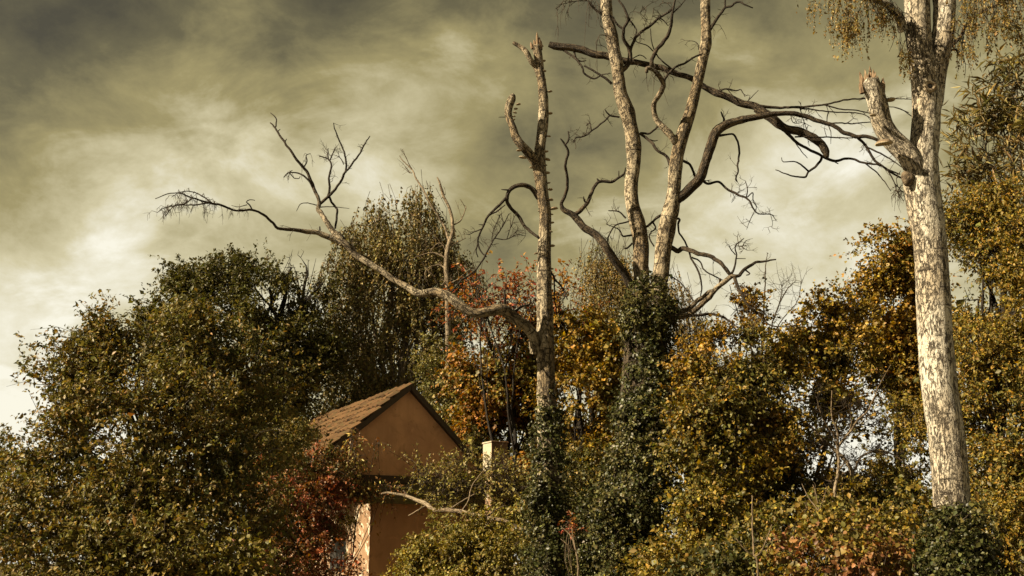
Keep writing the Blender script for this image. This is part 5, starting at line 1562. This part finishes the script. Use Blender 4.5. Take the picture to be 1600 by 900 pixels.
# ---- thin pale saplings low right
def sapling(label, d, lines, seed, spur=0):
    b = P(lines[0][0][0], 878, d)
    e = empty('thin_sapling', (b.x, b.y, 0), label, 'sapling')
    tr = Traced(e, d, seed)
    for i, pts in enumerate(lines):
        c, r = tr.limb(pts, 'stem' if i == 0 else 'shoot', M_PALE, 6)
        if spur:
            w = Wood()
            spurs(w, c[len(c) // 2:], spur, 0.18, np.random.default_rng(seed), 0.0022, 1)
            w.build('twigs', M_PALE, e, 'stuff')


sapling('thin pale three-pronged sapling left of the russet bramble', 11.5, [[(1186, 1110, 2.6), (1184, 897, 2.2), (1178, 865, 1.9), (1176, 825, 1.6), (1175, 774, 1)], [(1178, 868, 1.4), (1165, 860, 1.2), (1150, 841, .8)],
        [(1179, 872, 1.4), (1192, 857, 1.3), (1206, 820, .8)]], 808)
sapling('thin reddish many-branched sapling just left of the bare pale shrub', 12.6, [[(1281, 1090, 2.2), (1280, 842, 1.8), (1280, 802, 1.5), (1264, 779, 1), (1253, 756, .6)], [(1280, 802, 1.2), (1276, 776, 1), (1270, 757, .6)],
        [(1280, 800, 1.1), (1288, 775, .9), (1292, 760, .5)], [(1278, 815, 1.2), (1266, 800, 1), (1257, 785, .7)]], 809, 4)
sapling('thin crooked bare stem beside the scarlet-tufted sapling', 15.5, [[(905, 1040, 2.4), (904, 900, 2), (900, 860, 1.8), (892, 838, 1.4), (876, 822, .8)], [(900, 862, 1.4), (886, 850, 1.2), (876, 842, .7)], [(898, 850, 1.2), (893, 825, 1)]], 810)
sapling('pair of pale stems inside the shade of the left bush', 13.0, [[(262, 1080, 3), (258, 880, 2.6), (252, 830, 2.2), (243, 790, 1.8), (238, 750, 1)], [(214, 1080, 3), (213, 880, 2.6), (214, 835, 2.2), (222, 800, 1.8), (228, 760, 1)]], 811)

# ---- fallen pale branch across the house front
b = P(720, 800, 20.2)
e = empty('fallen_branch', (b.x, b.y, b.z), 'pale sunlit fallen branch lying over the bush before the house', 'branch')
T8 = Traced(e, 20.3, 909)
T8.limb([(596, 772, 1.6), (605, 770, 2.2), (632, 774, 3), (649, 779, 3.8), (666, 787.6, 4.2), (680.7, 798, 4.3), (702.7, 797, 4.3), (722, 798.6, 4.4), (737, 803.5, 4.4), (756.5, 808, 4.2), (786, 814.5, 4), (810, 824, 3.6), (836, 836, 3)], 'main_stem', M_PALE, 10, 0.16, step=0.08, d0=21.4, dd=-2.0)
w = ('shoot', M_PALE)
for pts in ([(668, 789, 2), (655, 796, 1.7), (638, 806, 1.2)], [(640, 776, 1.8), (630, 766, 1.2)], [(735, 805, 2), (745, 825, 1.8), (754, 840, 1.2)], [(722, 798, 1.8), (733, 780, 1.5), (738, 758, 1.3), (756, 735, .8)], [(700, 797, 1.5), (720, 784, 1.2), (745, 770, .8)],
            [(760, 808, 1.8), (775, 796, 1.4), (790, 790, .9)]):
    T8.limb(pts, wood=w, sides=6)

# ---- things of one kind belong together
for stem, phrase in (('climbing_ivy', 'ivy climbing the trunks'), ('far_thicket', 'thickets far behind the trees'), ('thin_sapling', 'thin bare saplings'),
                     ('weeping_birch', 'weeping birches in the background'), ('maple_tree', 'autumn maples'), ('maple_bush', 'maple bushes beside the ivy column'),
                     ('creeper', 'creepers on the house')):
    for o in list(scene.objects):
        if o.parent is None and o.name.split('.')[0] == stem:
            o['group'] = phrase
